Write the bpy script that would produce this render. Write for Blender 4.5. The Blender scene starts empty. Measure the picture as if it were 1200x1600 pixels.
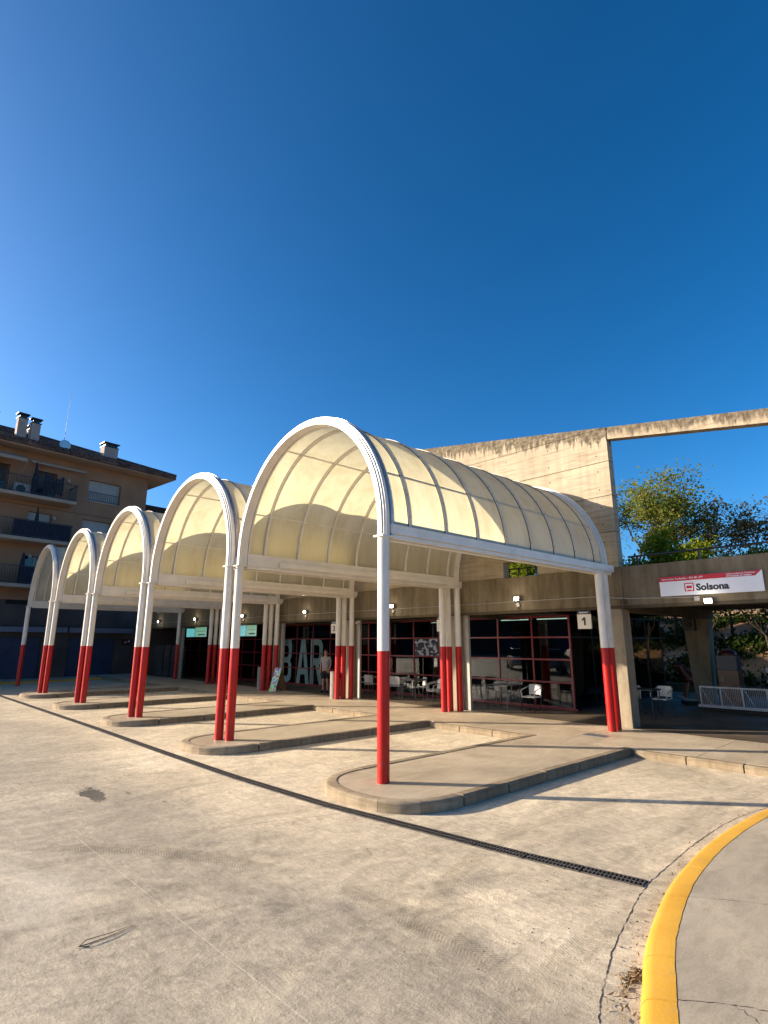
import bpy, math, random
import numpy as np
from mathutils import Vector, Matrix
random.seed(7)
R = math.radians
S = bpy.context.scene
COL = S.collection

# ------------------------------------------------------------------ camera, world, sun, exposure
CAM_H = 1.92
F_PX = 860.5            # focal length in pixels of the 1200x1600 picture
PITCH = math.atan2(203.1, 860.5)
BEAR = math.atan2(1578.2 - 600.0, 860.5 / math.cos(PITCH))   # angle between view and the canopy axis (world X)
cd = bpy.data.cameras.new('camera'); cam = bpy.data.objects.new('camera', cd); COL.objects.link(cam)
Fh = Vector((math.cos(BEAR), math.sin(BEAR), 0)); Rt = Vector((math.sin(BEAR), -math.cos(BEAR), 0)); Zv = Vector((0, 0, 1))
fw = Fh * math.cos(PITCH) + Zv * math.sin(PITCH); up = -Fh * math.sin(PITCH) + Zv * math.cos(PITCH)
m = Matrix.Identity(4)
for i in range(3):
    m[i][0] = Rt[i]; m[i][1] = up[i]; m[i][2] = -fw[i]
m[2][3] = CAM_H
cam.matrix_world = m
cd.sensor_fit = 'VERTICAL'; cd.sensor_height = 36; cd.sensor_width = 27; cd.lens = 36 * F_PX / 1600
cd.clip_end = 2000; cd.clip_start = 0.05
S.camera = cam
S.render.resolution_x = 768; S.render.resolution_y = 1024

SUN_EL = R(17.5); SUN_AZ = math.atan2(0.755, -0.655)           # direction towards the sun, angle from world X
sd = bpy.data.lights.new('sun', 'SUN'); sun = bpy.data.objects.new('sun', sd); COL.objects.link(sun)
sd.energy = 5.0; sd.angle = R(0.53); sd.color = (1.0, 0.86, 0.68)
sv = Vector((math.cos(SUN_AZ) * math.cos(SUN_EL), math.sin(SUN_AZ) * math.cos(SUN_EL), math.sin(SUN_EL)))
sun.rotation_euler = sv.to_track_quat('Z', 'Y').to_euler(); sun.location = sv * 60

W = bpy.data.worlds.new('World'); S.world = W; W.use_nodes = True
nt = W.node_tree; nt.nodes.clear()
o_ = nt.nodes.new('ShaderNodeOutputWorld'); bg = nt.nodes.new('ShaderNodeBackground'); sky = nt.nodes.new('ShaderNodeTexSky')
sky.sky_type = 'NISHITA'; sky.sun_disc = False; sky.sun_elevation = SUN_EL
sky.sun_rotation = math.pi / 2 - SUN_AZ
sky.air_density = 0.8; sky.dust_density = 2.4; sky.ozone_density = 3.6; sky.altitude = 600
hs = nt.nodes.new('ShaderNodeHueSaturation'); hs.inputs['Saturation'].default_value = 1.2; hs.inputs['Hue'].default_value = .494
gmn = nt.nodes.new('ShaderNodeGamma'); gmn.inputs[1].default_value = 1.18
nt.links.new(sky.outputs[0], gmn.inputs[0]); nt.links.new(gmn.outputs[0], hs.inputs['Color']); nt.links.new(hs.outputs[0], bg.inputs[0]); nt.links.new(bg.outputs[0], o_.inputs[0])
bg.inputs[1].default_value = 0.078
S.view_settings.view_transform = 'Standard'; S.view_settings.look = 'None'; S.view_settings.gamma = 1
S.view_settings.use_curve_mapping = False; S.view_settings.exposure = 1.25
try:
    S.cycles.max_bounces = 8; S.cycles.transparent_max_bounces = 12
except Exception: pass

# ------------------------------------------------------------------ helpers
def tag(o, label=None, cat=None, group=None, kind=None):
    if label: o['label'] = label
    if cat: o['category'] = cat
    if group: o['group'] = group
    if kind: o['kind'] = kind
    return o
def empty(name, loc=(0, 0, 0), rz=0, label=None, cat=None, group=None):
    o = bpy.data.objects.new(name, None); o.empty_display_size = .2; COL.objects.link(o)
    o.location = loc; o.rotation_euler = (0, 0, rz); return tag(o, label, cat, group)
def link(name, me, parent=None, loc=(0, 0, 0), rz=0, rot=None):
    o = bpy.data.objects.new(name, me); COL.objects.link(o); o.location = loc
    o.rotation_euler = rot if rot else (0, 0, rz)
    if parent: o.parent = parent
    return o
class MB:
    def __init__(s): s.v = []; s.f = []
    def add(s, vs, fs):
        b = len(s.v); s.v += [tuple(p) for p in vs]; s.f += [tuple(b + i for i in f) for f in fs]; return s
    def box(s, x0, x1, y0, y1, z0, z1, rz=0, at=(0, 0, 0)):
        c, n = math.cos(rz), math.sin(rz)
        vs = [(x, y, z) for z in (z0, z1) for (x, y) in ((x0, y0), (x1, y0), (x1, y1), (x0, y1))]
        vs = [(at[0] + x * c - y * n, at[1] + x * n + y * c, at[2] + z) for x, y, z in vs]
        return s.add(vs, [(3, 2, 1, 0), (4, 5, 6, 7), (0, 1, 5, 4), (1, 2, 6, 5), (2, 3, 7, 6), (3, 0, 4, 7)])
    def tube(s, pts, r, n=8, cap=True):
        pts = [Vector(p) for p in pts]; rr = r if isinstance(r, (list, tuple)) else [r] * len(pts)
        rings = []
        u = None
        for i, p in enumerate(pts):
            d = (pts[min(i + 1, len(pts) - 1)] - pts[max(i - 1, 0)]).normalized()
            if u is None:
                u = d.orthogonal().normalized()
            else:
                u = (u - d * u.dot(d)); u = u.normalized() if u.length > 1e-6 else d.orthogonal().normalized()
            w = d.cross(u)
            rings.append([p + (u * math.cos(2 * math.pi * k / n) + w * math.sin(2 * math.pi * k / n)) * rr[i] for k in range(n)])
        vs = [q for ring in rings for q in ring]; fs = []
        for i in range(len(rings) - 1):
            for k in range(n):
                a = i * n + k; b = i * n + (k + 1) % n
                fs.append((a, b, b + n, a + n))
        if cap:
            fs.append(tuple(reversed(range(n)))); fs.append(tuple(range((len(rings) - 1) * n, len(rings) * n)))
        return s.add(vs, fs)
    def bar(s, a, b, w, h=None):
        h = h or w; a = Vector(a); b = Vector(b); d = (b - a).normalized()
        ref = Vector((0, 0, 1)) if abs(d.z) < .95 else Vector((1, 0, 0))
        x = d.cross(ref).normalized() * w / 2; y = x.cross(d).normalized() * h / 2
        vs = [a - x - y, a + x - y, a + x + y, a - x + y, b - x - y, b + x - y, b + x + y, b - x + y]
        return s.add(vs, [(0, 1, 2, 3), (7, 6, 5, 4), (0, 4, 5, 1), (1, 5, 6, 2), (2, 6, 7, 3), (3, 7, 4, 0)])
    def prism(s, poly, z0, z1):
        n = len(poly); vs = [(x, y, z0) for x, y in poly] + [(x, y, z1) for x, y in poly]
        return s.add(vs, [tuple(reversed(range(n))), tuple(range(n, 2 * n))] + [(i, (i + 1) % n, n + (i + 1) % n, n + i) for i in range(n)])
    def sweep(s, path, prof, closed_ends=True):
        """path: list of (centre, axis_a, axis_b); prof: list of (a, b)"""
        n = len(prof); vs = []
        for c, a, b in path:
            for p, q in prof: vs.append(tuple(c[i] + a[i] * p + b[i] * q for i in range(3)))
        fs = []
        for i in range(len(path) - 1):
            for k in range(n):
                x = i * n + k; y = i * n + (k + 1) % n; fs.append((x, y, y + n, x + n))
        if closed_ends: fs.append(tuple(reversed(range(n)))); fs.append(tuple(range((len(path) - 1) * n, len(path) * n)))
        return s.add(vs, fs)
    def sphere(s, c, rx, ry, rz, n=12, m_=8):
        vs = [(c[0], c[1], c[2] - rz)]; fs = []
        for j in range(1, m_):
            a = -math.pi / 2 + math.pi * j / m_
            for k in range(n):
                b = 2 * math.pi * k / n
                vs.append((c[0] + rx * math.cos(a) * math.cos(b), c[1] + ry * math.cos(a) * math.sin(b), c[2] + rz * math.sin(a)))
        vs.append((c[0], c[1], c[2] + rz)); L = len(vs) - 1
        for k in range(n): fs.append((0, 1 + (k + 1) % n, 1 + k)); fs.append((L, 1 + (m_ - 2) * n + k, 1 + (m_ - 2) * n + (k + 1) % n))
        for j in range(m_ - 2):
            for k in range(n):
                a = 1 + j * n + k; b = 1 + j * n + (k + 1) % n; fs.append((a, b, b + n, a + n))
        return s.add(vs, fs)
    def mesh(s, name, mt, smooth=False):
        me = bpy.data.meshes.new(name); me.from_pydata(s.v, [], s.f); me.update()
        if mt: me.materials.append(mt)
        if smooth:
            me.polygons.foreach_set('use_smooth', [True] * len(me.polygons))
            try: me.set_sharp_from_angle(angle=R(38))
            except Exception: pass
        return me
    def build(s, name, mt, parent=None, loc=(0, 0, 0), rz=0, smooth=False, bevel=0, rot=None):
        o = link(name, s.mesh(name, mt, smooth), parent, loc, rz, rot)
        if bevel:
            b = o.modifiers.new('b', 'BEVEL'); b.width = bevel; b.segments = 2; b.limit_method = 'ANGLE'
        return o
def kids(o): return [c for c in bpy.data.objects if c.parent == o]
CH = {}
def copy_tree(o, parent=None, index=None):
    c = o.copy(); COL.objects.link(c)
    if parent: c.parent = parent
    for ch in index.get(o.name, []): copy_tree(ch, c, index)
    return c
def child_index():
    d = {}
    for o in bpy.data.objects:
        if o.parent: d.setdefault(o.parent.name, []).append(o)
    return d

# ------------------------------------------------------------------ materials
def newmat(name):
    mt = bpy.data.materials.new(name); mt.use_nodes = True; t = mt.node_tree
    return mt, t, t.nodes['Principled BSDF'], t.nodes, t.links
class NB:
    """small node-building helper"""
    def __init__(s, t): s.t = t; s.n = t.nodes; s.l = t.links; s.co = None
    def _in(s, sock, v):
        if v is None: return
        if hasattr(v, 'is_output') or isinstance(v, bpy.types.NodeSocket): s.l.new(v, sock)
        else: sock.default_value = v
    def math(s, op, a, b=None, c=None, clamp=False):
        n = s.n.new('ShaderNodeMath'); n.operation = op; n.use_clamp = clamp
        s._in(n.inputs[0], a); s._in(n.inputs[1], b); s._in(n.inputs[2], c); return n.outputs[0]
    def coords(s):
        if not s.co: s.co = s.n.new('ShaderNodeTexCoord').outputs['Object']
        return s.co
    def world(s): return s.n.new('ShaderNodeNewGeometry').outputs['Position']
    def mapv(s, vec, scale=(1, 1, 1), loc=(0, 0, 0), rot=(0, 0, 0)):
        n = s.n.new('ShaderNodeMapping'); s.l.new(vec, n.inputs[0]); n.inputs['Scale'].default_value = scale
        n.inputs['Location'].default_value = loc; n.inputs['Rotation'].default_value = rot; return n.outputs[0]
    def noise(s, vec, scale, detail=4, rough=.55, dist=0):
        n = s.n.new('ShaderNodeTexNoise'); s.l.new(vec, n.inputs['Vector']); n.inputs['Scale'].default_value = scale
        n.inputs['Detail'].default_value = detail; n.inputs['Roughness'].default_value = rough; n.inputs['Distortion'].default_value = dist
        return n.outputs[0]
    def ramp(s, fac, stops):
        n = s.n.new('ShaderNodeValToRGB'); s.l.new(fac, n.inputs[0]); e = n.color_ramp.elements
        for i, (p, c) in enumerate(stops):
            el = e[i] if i < 2 else e.new(p); el.position = p
            el.color = (c[0], c[1], c[2], 1) if isinstance(c, tuple) else (c, c, c, 1)
        return n.outputs[0]
    def mix(s, fac, a, b, mode='MIX'):
        n = s.n.new('ShaderNodeMix'); n.data_type = 'RGBA'; n.blend_type = mode
        s._in(n.inputs[0], fac)
        for sock, v in ((n.inputs[6], a), (n.inputs[7], b)):
            if isinstance(v, tuple): sock.default_value = (*v[:3], 1)
            else: s.l.new(v, sock)
        return n.outputs[2]
    def sep(s, vec):
        n = s.n.new('ShaderNodeSeparateXYZ'); s.l.new(vec, n.inputs[0]); return n.outputs
    def bump(s, h, strength=.3, dist=.01):
        n = s.n.new('ShaderNodeBump'); s.l.new(h, n.inputs['Height']); n.inputs['Strength'].default_value = strength
        n.inputs['Distance'].default_value = dist; return n.outputs[0]
def plain(name, col, rough=.5, metal=0, var=.06, scale=6, spec=.5, bump=0):
    mt, t, p, n, l = newmat(name); b = NB(t)
    w = b.world()
    f = b.noise(w, scale, 5)
    c1 = tuple(max(0, x * (1 - var * 2.2)) for x in col); c2 = tuple(min(1, x * (1 + var * 2.2)) for x in col)
    l.new(b.ramp(f, [(.3, c1), (.7, c2)]), p.inputs['Base Color'])
    rf = b.noise(w, scale * 3, 4)
    l.new(b.ramp(rf, [(.3, max(.02, rough - .08)), (.7, min(1, rough + .08))]), p.inputs['Roughness'])
    p.inputs['Metallic'].default_value = metal; p.inputs['Specular IOR Level'].default_value = spec
    if bump: l.new(b.bump(b.noise(w, 60, 4), bump, .004), p.inputs['Normal'])
    return mt
def concrete(name, c_lo, c_mid, c_hi, boards='h', stain=.5, drip=None, rough=.9):
    """board-marked cast concrete; boards 'h' horizontal or 'v' vertical; drip=(z_top_fn) dark weathering below the top edge"""
    mt, t, p, n, l = newmat(name); b = NB(t); w = b.coords()
    big = b.noise(w, .55, 5, .6, .4)
    col = b.ramp(big, [(.28, c_lo), (.5, c_mid), (.72, c_hi)])
    if boards == 'h': gr = b.noise(b.mapv(w, (1.2, .9, 14)), 1.0, 5, .65)
    else: gr = b.noise(b.mapv(w, (4, 5, 1.5)), 1.0, 8, .72)
    col = b.mix(.75, col, b.ramp(gr, [(.34, (.66, .63, .58)), (.5, (1, 1, 1)), (.68, (1.14, 1.12, 1.08))]), 'MULTIPLY')
    # vertical run-off streaks
    st = b.noise(b.mapv(w, (5, 5, .35)), 1.0, 4, .6)
    col = b.mix(stain, col, b.ramp(st, [(.36, (.46, .42, .36)), (.56, (1, 1, 1))]), 'MULTIPLY')
    fine = b.noise(w, 38, 4, .7)
    col = b.mix(.55, col, b.ramp(fine, [(.3, (.78, .76, .73)), (.6, (1.04, 1.04, 1.04))]), 'MULTIPLY')
    if drip:
        s_ = b.sep(w)
        top = b.math('MULTIPLY_ADD', s_[1], drip[1], drip[0])       # z of the top edge as a line along y
        d = b.math('SUBTRACT', top, s_[2])
        jag = b.noise(b.mapv(w, (7, 7, .8)), 1, 5, .7)
        lim = b.math('MULTIPLY_ADD', jag, drip[2] * 2.2, -drip[2] * .45)
        k = b.math('SUBTRACT', lim, d); k = b.math('MULTIPLY', k, 7, clamp=True)
        k = b.math('MULTIPLY', k, b.ramp(b.noise(w, 11, 4, .7), [(.25, .35), (.6, 1.0)]))
        col = b.mix(k, col, (.075, .062, .045))
    col = b.mix(1.0, col, (1.0, .94, .83), 'MULTIPLY')
    l.new(col, p.inputs['Base Color']); p.inputs['Roughness'].default_value = rough; p.inputs['Specular IOR Level'].default_value = .25
    h = b.math('ADD', b.math('MULTIPLY', gr, .8), b.math('MULTIPLY', fine, .5))
    l.new(b.bump(h, .55, .012), p.inputs['Normal'])
    return mt

def ground_mat():
    mt, t, p, n, l = newmat('yard_concrete'); b = NB(t); w = b.world(); xyz = b.sep(w); X, Y = xyz[0], xyz[1]
    big = b.noise(w, .32, 6, .62, .8)
    col = b.ramp(big, [(.30, (.41, .365, .30)), (.45, (.50, .445, .365)), (.56, (.56, .50, .41)), (.70, (.63, .57, .475))])
    # trowel sweeps
    sw = b.noise(b.mapv(w, (.8, 1.7, 1), rot=(0, 0, .5)), 1.25, 9, .70, 2.6)
    col = b.mix(.85, col, b.ramp(sw, [(.32, (.70, .70, .69)), (.46, (.96, .96, .96)), (.56, (1.06, 1.06, 1.05)), (.70, (1.28, 1.28, 1.26))]), 'MULTIPLY')
    sw2 = b.noise(b.mapv(w, (2.6, 1.2, 1), rot=(0, 0, -.55)), 2.6, 8, .72, 3.2)
    col = b.mix(.6, col, b.ramp(sw2, [(.32, (.68, .67, .66)), (.5, (1, 1, 1)), (.68, (1.28, 1.27, 1.24))]), 'MULTIPLY')
    fine = b.noise(w, 55, 5, .75)
    col = b.mix(.7, col, b.ramp(fine, [(.3, (.80, .79, .77)), (.6, (1.05, 1.05, 1.04))]), 'MULTIPLY')
    sp = b.noise(w, 17, 2, .5)
    col = b.mix(b.ramp(sp, [(.73, 0.0), (.78, .55)]), col, (.16, .13, .10))
    # cooler, darker traffic lane in front of the drain, paler dust behind it
    lane = b.math('SUBTRACT', 4.3, b.math('ADD', X, b.math('MULTIPLY', b.noise(w, .5, 3), 1.4))); lane = b.math('MULTIPLY', lane, 1.0, clamp=True)
    col = b.mix(b.math('MULTIPLY', lane, .9), col, (.72, .735, .77), 'MULTIPLY')
    # worn darker patch and oil stains (fixed places)
    def blob(cx, cy, rx, ry, sharp, jag, jscale):
        dx = b.math('DIVIDE', b.math('SUBTRACT', X, cx), rx); dy = b.math('DIVIDE', b.math('SUBTRACT', Y, cy), ry)
        d = b.math('SQRT', b.math('ADD', b.math('MULTIPLY', dx, dx), b.math('MULTIPLY', dy, dy)))
        d = b.math('ADD', d, b.math('MULTIPLY', b.math('SUBTRACT', b.noise(w, jscale, 4, .6), .5), jag))
        return b.math('MULTIPLY', b.math('SUBTRACT', 1.0, d), sharp, clamp=True)
    for (cx, cy, rx, ry, sh, jg, js, c, a) in (
        (2.42, 8.35, .13, .42, 6, 3.0, 3.6, (.055, .05, .045), .9), (2.78, 8.05, .035, .09, 5, .8, 5, (.10, .09, .08), .75),
        (2.98, 7.35, .025, .06, 5, .8, 6, (.10, .09, .08), .7), (2.75, 6.9, .75, 1.9, 1.0, 1.4, .8, (.24, .225, .20), .55),
        (4.0, 3.3, .5, .16, 1.4, 2.4, 2.5, (.24, .22, .2), .5), (3.2, 2.7, .3, .12, 1.4, 2.4, 3, (.26, .24, .21), .5), (5.8, 3.2, .7, .2, 1.2, 2.2, 1.8, (.30, .27, .23), .4), (6.9, 8.0, .8, .25, 1.2, 2.0, 1.5, (.28, .25, .2), .45),
        (1.5, 11.5, .5, 1.6, 1.0, 1.5, .7, (.22, .20, .18), .5), (1.2, 9.6, .15, .6, 3, 1.2, 2, (.13, .12, .11), .5),
        (2.55, 4.0, .16, .22, 1.6, 2.6, 5, (.13, .12, .11), .45), (2.9, 3.6, .12, .18, 1.5, 2.6, 6, (.2, .18, .17), .5),
        (3.4, 14.0, 1.1, 2.2, 1.0, 1.6, .6, (.27, .245, .21), .5), (.9, 6.4, .5, .9, 1.2, 1.5, 1, (.55, .52, .47), .4), (1.3, 5.4, .4, .7, 1.2, 1.5, 1.3, (.60, .57, .52), .4)):
        k = blob(cx, cy, rx, ry, sh, jg, js); col = b.mix(b.math('MULTIPLY', k, a), col, c)
    # tyre tracks: arcs with a tread pattern
    pulse = 0
    for (cx, cy, rad, wd, per, a, tone) in ((6.6, 8.4, 6.05, .11, 60, .36, (1.22, 1.2, 1.17)), (6.6, 8.4, 5.72, .08, 66, .28, (.74, .73, .71)),
        (-1.6, 3.0, 4.75, .12, 52, .40, (.72, .71, .69)), (-1.9, 2.6, 5.35, .10, 60, .30, (1.2, 1.19, 1.16)), (3.9, -3.0, 5.2, .11, 60, .38, (.72, .71, .69)),
        (4.4, -2.6, 6.2, .10, 60, .26, (1.18, 1.17, 1.14)), (9.2, 12, 9.4, .13, 40, .22, (.76, .75, .73)), (5.7, -1.2, 5.0, .10, 52, .34, (.74, .73, .71)), (-3.0, 1.5, 7.6, .12, 40, .26, (1.17, 1.16, 1.13))):
        dx = b.math('SUBTRACT', X, cx); dy = b.math('SUBTRACT', Y, cy)
        r_ = b.math('SQRT', b.math('ADD', b.math('MULTIPLY', dx, dx), b.math('MULTIPLY', dy, dy)))
        q = b.math('ABSOLUTE', b.math('SUBTRACT', r_, rad))
        band = b.math('MULTIPLY', b.math('SUBTRACT', wd, q), 40, clamp=True)
        ang = b.math('MULTIPLY', b.math('ARCTAN2', dy, dx), per * rad * 4.2)
        zig = b.math('SINE', b.math('ADD', ang, b.math('MULTIPLY', q, 150)))
        tr = b.math('MULTIPLY', b.math('ADD', zig, .35), 2.5, clamp=True)
        fade = b.ramp(b.noise(w, .9, 3), [(.40, 0.0), (.52, 1.0)])
        k = b.math('MULTIPLY', b.math('MULTIPLY', band, b.math('MULTIPLY_ADD', tr, .8, .2)), fade); k = b.math('MULTIPLY', k, min(1, a * 2.3))
        col = b.mix(k, col, tone, 'MULTIPLY')
    for (cx, cy, rad, wd, a, tone) in ((7.5, 9.5, 7.6, .13, .42, (.70, .69, .67)), (7.5, 9.5, 8.9, .14, .36, (.72, .71, .69)), (-4.2, 6.0, 6.6, .10, .35, (1.25, 1.24, 1.2)), (-4.2, 6.0, 8.1, .12, .34, (.72, .71, .69)),
        (6.0, -6.0, 8.6, .11, .40, (.70, .69, .67)), (6.0, -6.0, 9.9, .12, .34, (1.24, 1.23, 1.2)), (1.0, 22.0, 17.2, .14, .4, (.70, .69, .67)), (1.0, 22.0, 18.7, .14, .36, (.72, .71, .69)), (9.0, 1.0, 4.2, .09, .3, (1.22, 1.2, 1.18)), (12, 6, 9.6, .1, .34, (.72, .71, .69))):
        dx = b.math('SUBTRACT', X, cx); dy = b.math('SUBTRACT', Y, cy)
        r_ = b.math('SQRT', b.math('ADD', b.math('MULTIPLY', dx, dx), b.math('MULTIPLY', dy, dy)))
        q = b.math('ABSOLUTE', b.math('SUBTRACT', r_, rad)); band = b.math('MULTIPLY', b.math('SUBTRACT', wd, q), 14, clamp=True)
        ln = b.math('SINE', b.math('MULTIPLY', r_, 190.0)); ln = b.math('MULTIPLY_ADD', ln, .3, .7)
        k = b.math('MULTIPLY', b.math('MULTIPLY', band, ln), b.ramp(b.noise(w, .7, 6, .7), [(.38, 0.0), (.60, 1.0)]))
        col = b.mix(b.math('MULTIPLY', k, a), col, tone, 'MULTIPLY')
    # hair cracks / sawn joints as thin lines between points
    def seg(ax, ay, bx, by, wd, c, a, jag=0.0):
        nonlocal col
        L = math.hypot(bx - ax, by - ay); ux, uy = (bx - ax) / L, (by - ay) / L
        px = b.math('SUBTRACT', X, ax); py = b.math('SUBTRACT', Y, ay)
        al = b.math('ADD', b.math('MULTIPLY', px, ux), b.math('MULTIPLY', py, uy))
        pe = b.math('ADD', b.math('MULTIPLY', px, -uy), b.math('MULTIPLY', py, ux))
        if jag: pe = b.math('ADD', pe, b.math('MULTIPLY', b.math('SUBTRACT', b.noise(w, 3.0, 6, .7), .5), jag))
        k = b.math('MULTIPLY', b.math('SUBTRACT', wd, b.math('ABSOLUTE', pe)), 1 / wd * 1.6, clamp=True)
        ins = b.math('MULTIPLY', b.math('GREATER_THAN', al, 0), b.math('LESS_THAN', al, L))
        col = b.mix(b.math('MULTIPLY', b.math('MULTIPLY', k, ins), a), col, c)
    seg(.2, 7.0, 4.3, 5.5, .007, (.16, .14, .12), .75, .01)
    seg(1.83, 6.72, 2.05, 1.0, .0045, (.62, .58, .50), .6, .010)
    seg(1.83, 6.72, 1.2, 20, .006, (.25, .22, .2), .5, .02)
    seg(4.4, 11.3, -1, 13.2, .008, (.2, .18, .15), .6, .01)
    seg(4.2, 16.5, -1, 18.5, .01, (.2, .18, .15), .6, .01)
    for k_ in range(0, 5):
        yy = 7.9 + 4.525 * k_; seg(4.9 - .1 * k_, yy, 9.9, yy - .1, .008, (.2, .17, .14), .55, .01)
    seg(5.1, 3.75, 10, 3.55, .007, (.2, .17, .14), .45, .01)
    mid = b.noise(w, 5.5, 10, .78, 1.2); col = b.mix(.8, col, b.ramp(mid, [(.36, (.78, .775, .765)), (.5, (1.0, 1.0, 1.0)), (.64, (1.15, 1.145, 1.13))]), 'MULTIPLY')
    vo = b.noise(b.mapv(w, (14, 3.5, 1), rot=(0, 0, .9)), 1.0, 8, .8, 2.0); col = b.mix(.5, col, b.ramp(vo, [(.38, (.78, .77, .76)), (.5, (1, 1, 1)), (.62, (1.18, 1.17, 1.14))]), 'MULTIPLY')
    for sc_, rt, tone, a_, sx_ in ((1.3, .35, (1.28, 1.27, 1.24), .75, 5), (1.7, -.6, (.74, .73, .71), .65, 6), (2.6, 1.3, (1.25, 1.24, 1.21), .6, 4), (.8, .9, (.76, .75, .73), .6, 3)):
        sn = b.noise(b.mapv(w, (sc_ * sx_ * .35, sc_ * .8, 1), rot=(0, 0, rt), loc=(sx_, rt, 0)), 1.4, 7, .66, 2.2)
        ln = b.ramp(sn, [(.478, 0.0), (.497, 1.0), (.503, 1.0), (.522, 0.0)])
        gate = b.ramp(b.noise(b.mapv(w, (1, 1, 1), loc=(rt * 7, sx_, 0)), .9, 4, .6), [(.44, 0.0), (.60, 1.0)])
        col = b.mix(b.math('MULTIPLY', b.math('MULTIPLY', ln, gate), a_), col, tone, 'MULTIPLY')
    col = b.mix(1.0, col, (1.07, 1.0, .885), 'MULTIPLY')
    l.new(col, p.inputs['Base Color'])
    l.new(b.ramp(big, [(.3, .62), (.7, .86)]), p.inputs['Roughness']); p.inputs['Specular IOR Level'].default_value = .3
    h = b.math('ADD', b.math('MULTIPLY', fine, .5), b.math('MULTIPLY', sw, .6))
    l.new(b.bump(h, .75, .012), p.inputs['Normal'])
    return mt
def panel_mat():
    mt, t, p, n, l = newmat('cream_translucent_sheet'); b = NB(t); w = b.world()
    out = [x for x in n if x.type == 'OUTPUT_MATERIAL'][0]; n.remove(p)
    f = b.noise(b.mapv(w, (1, 1, .6)), 1.3, 4); c = b.ramp(f, [(.3, (.56, .515, .39)), (.7, (.64, .595, .47))])
    ct = b.ramp(f, [(.3, (.64, .58, .37)), (.7, (.71, .65, .43))])
    dirt = b.ramp(b.noise(b.mapv(w, (3.5, 3.5, .5)), 1.0, 6, .7), [(.34, (.84, .80, .72)), (.54, (1, 1, 1))]); c = b.mix(.8, c, dirt, 'MULTIPLY'); ct = b.mix(.8, ct, dirt, 'MULTIPLY')
    spk = b.ramp(b.noise(w, 26, 2, .5), [(.76, (1, 1, 1)), (.80, (.6, .52, .4))]); ct = b.mix(.8, ct, spk, 'MULTIPLY')
    d = n.new('ShaderNodeBsdfDiffuse'); tr = n.new('ShaderNodeBsdfTranslucent'); g = n.new('ShaderNodeBsdfGlossy')
    g.inputs['Roughness'].default_value = .28; g.inputs['Color'].default_value = (1, 1, 1, 1)
    l.new(c, d.inputs['Color']); l.new(ct, tr.inputs['Color'])
    m1 = n.new('ShaderNodeMixShader'); m1.inputs[0].default_value = .50; l.new(d.outputs[0], m1.inputs[1]); l.new(tr.outputs[0], m1.inputs[2])
    m2 = n.new('ShaderNodeMixShader'); m2.inputs[0].default_value = .045
    l.new(m1.outputs[0], m2.inputs[1]); l.new(g.outputs[0], m2.inputs[2]); l.new(m2.outputs[0], out.inputs[0])
    return mt
def glass_mat(name='window_glass', tint=(.62, .64, .64)):
    mt, t, p, n, l = newmat(name); out = [x for x in n if x.type == 'OUTPUT_MATERIAL'][0]; n.remove(p)
    tr = n.new('ShaderNodeBsdfTransparent'); tr.inputs[0].default_value = (*tint, 1); g = n.new('ShaderNodeBsdfGlossy'); g.inputs['Roughness'].default_value = .01
    g.inputs['Color'].default_value = (.9, .9, .9, 1)
    fr = n.new('ShaderNodeFresnel'); fr.inputs[0].default_value = 1.5
    mx = n.new('ShaderNodeMixShader'); l.new(fr.outputs[0], mx.inputs[0]); l.new(tr.outputs[0], mx.inputs[1]); l.new(g.outputs[0], mx.inputs[2]); l.new(mx.outputs[0], out.inputs[0])
    return mt
def emit(name, col, st):
    mt, t, p, n, l = newmat(name); p.inputs['Base Color'].default_value = (.8, .8, .8, 1)
    p.inputs['Emission Color'].default_value = (*col, 1); p.inputs['Emission Strength'].default_value = st; return mt
def leafmat(name, c1, c2, c3):
    mt, t, p, n, l = newmat(name); b = NB(t); w = b.world()
    out = [x for x in n if x.type == 'OUTPUT_MATERIAL'][0]; n.remove(p)
    f = b.noise(w, 3.2, 5, .75); col = b.ramp(f, [(.32, c1), (.5, c2), (.68, c3)])
    d = n.new('ShaderNodeBsdfDiffuse'); tr = n.new('ShaderNodeBsdfTranslucent'); l.new(col, d.inputs[0])
    l.new(b.mix(1.0, col, (1.35, 1.35, .6), 'MULTIPLY'), tr.inputs[0])
    mx = n.new('ShaderNodeMixShader'); mx.inputs[0].default_value = .4; l.new(d.outputs[0], mx.inputs[1]); l.new(tr.outputs[0], mx.inputs[2]); l.new(mx.outputs[0], out.inputs[0])
    return mt

M = {}
M['yard'] = ground_mat()
def paving_mat(name, a, c, d):
    mt, t, p, n, l = newmat(name); b = NB(t); w = b.world()
    f = b.noise(w, .8, 6, .65, .6); col = b.ramp(f, [(.28, a), (.52, c), (.75, d)])
    g = b.noise(b.mapv(w, (1, 3, 1)), 3.0, 6, .75, .8); col = b.mix(.8, col, b.ramp(g, [(.3, (.72, .7, .68)), (.55, (1, 1, 1)), (.75, (1.14, 1.13, 1.1))]), 'MULTIPLY')
    fi = b.noise(w, 70, 4, .8); col = b.mix(.7, col, b.ramp(fi, [(.3, (.72, .7, .68)), (.6, (1.06, 1.06, 1.05))]), 'MULTIPLY')
    col = b.mix(1.0, col, (1.0, .94, .82), 'MULTIPLY')
    l.new(col, p.inputs['Base Color']); l.new(b.ramp(f, [(.3, .35), (.7, .7)]), p.inputs['Roughness']); l.new(b.bump(fi, .35, .006), p.inputs['Normal']); return mt
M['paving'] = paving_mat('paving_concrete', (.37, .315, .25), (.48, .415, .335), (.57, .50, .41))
M['paving_inner'] = paving_mat('polished_floor_concrete', (.075, .058, .042), (.11, .085, .062), (.15, .12, .088))
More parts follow.
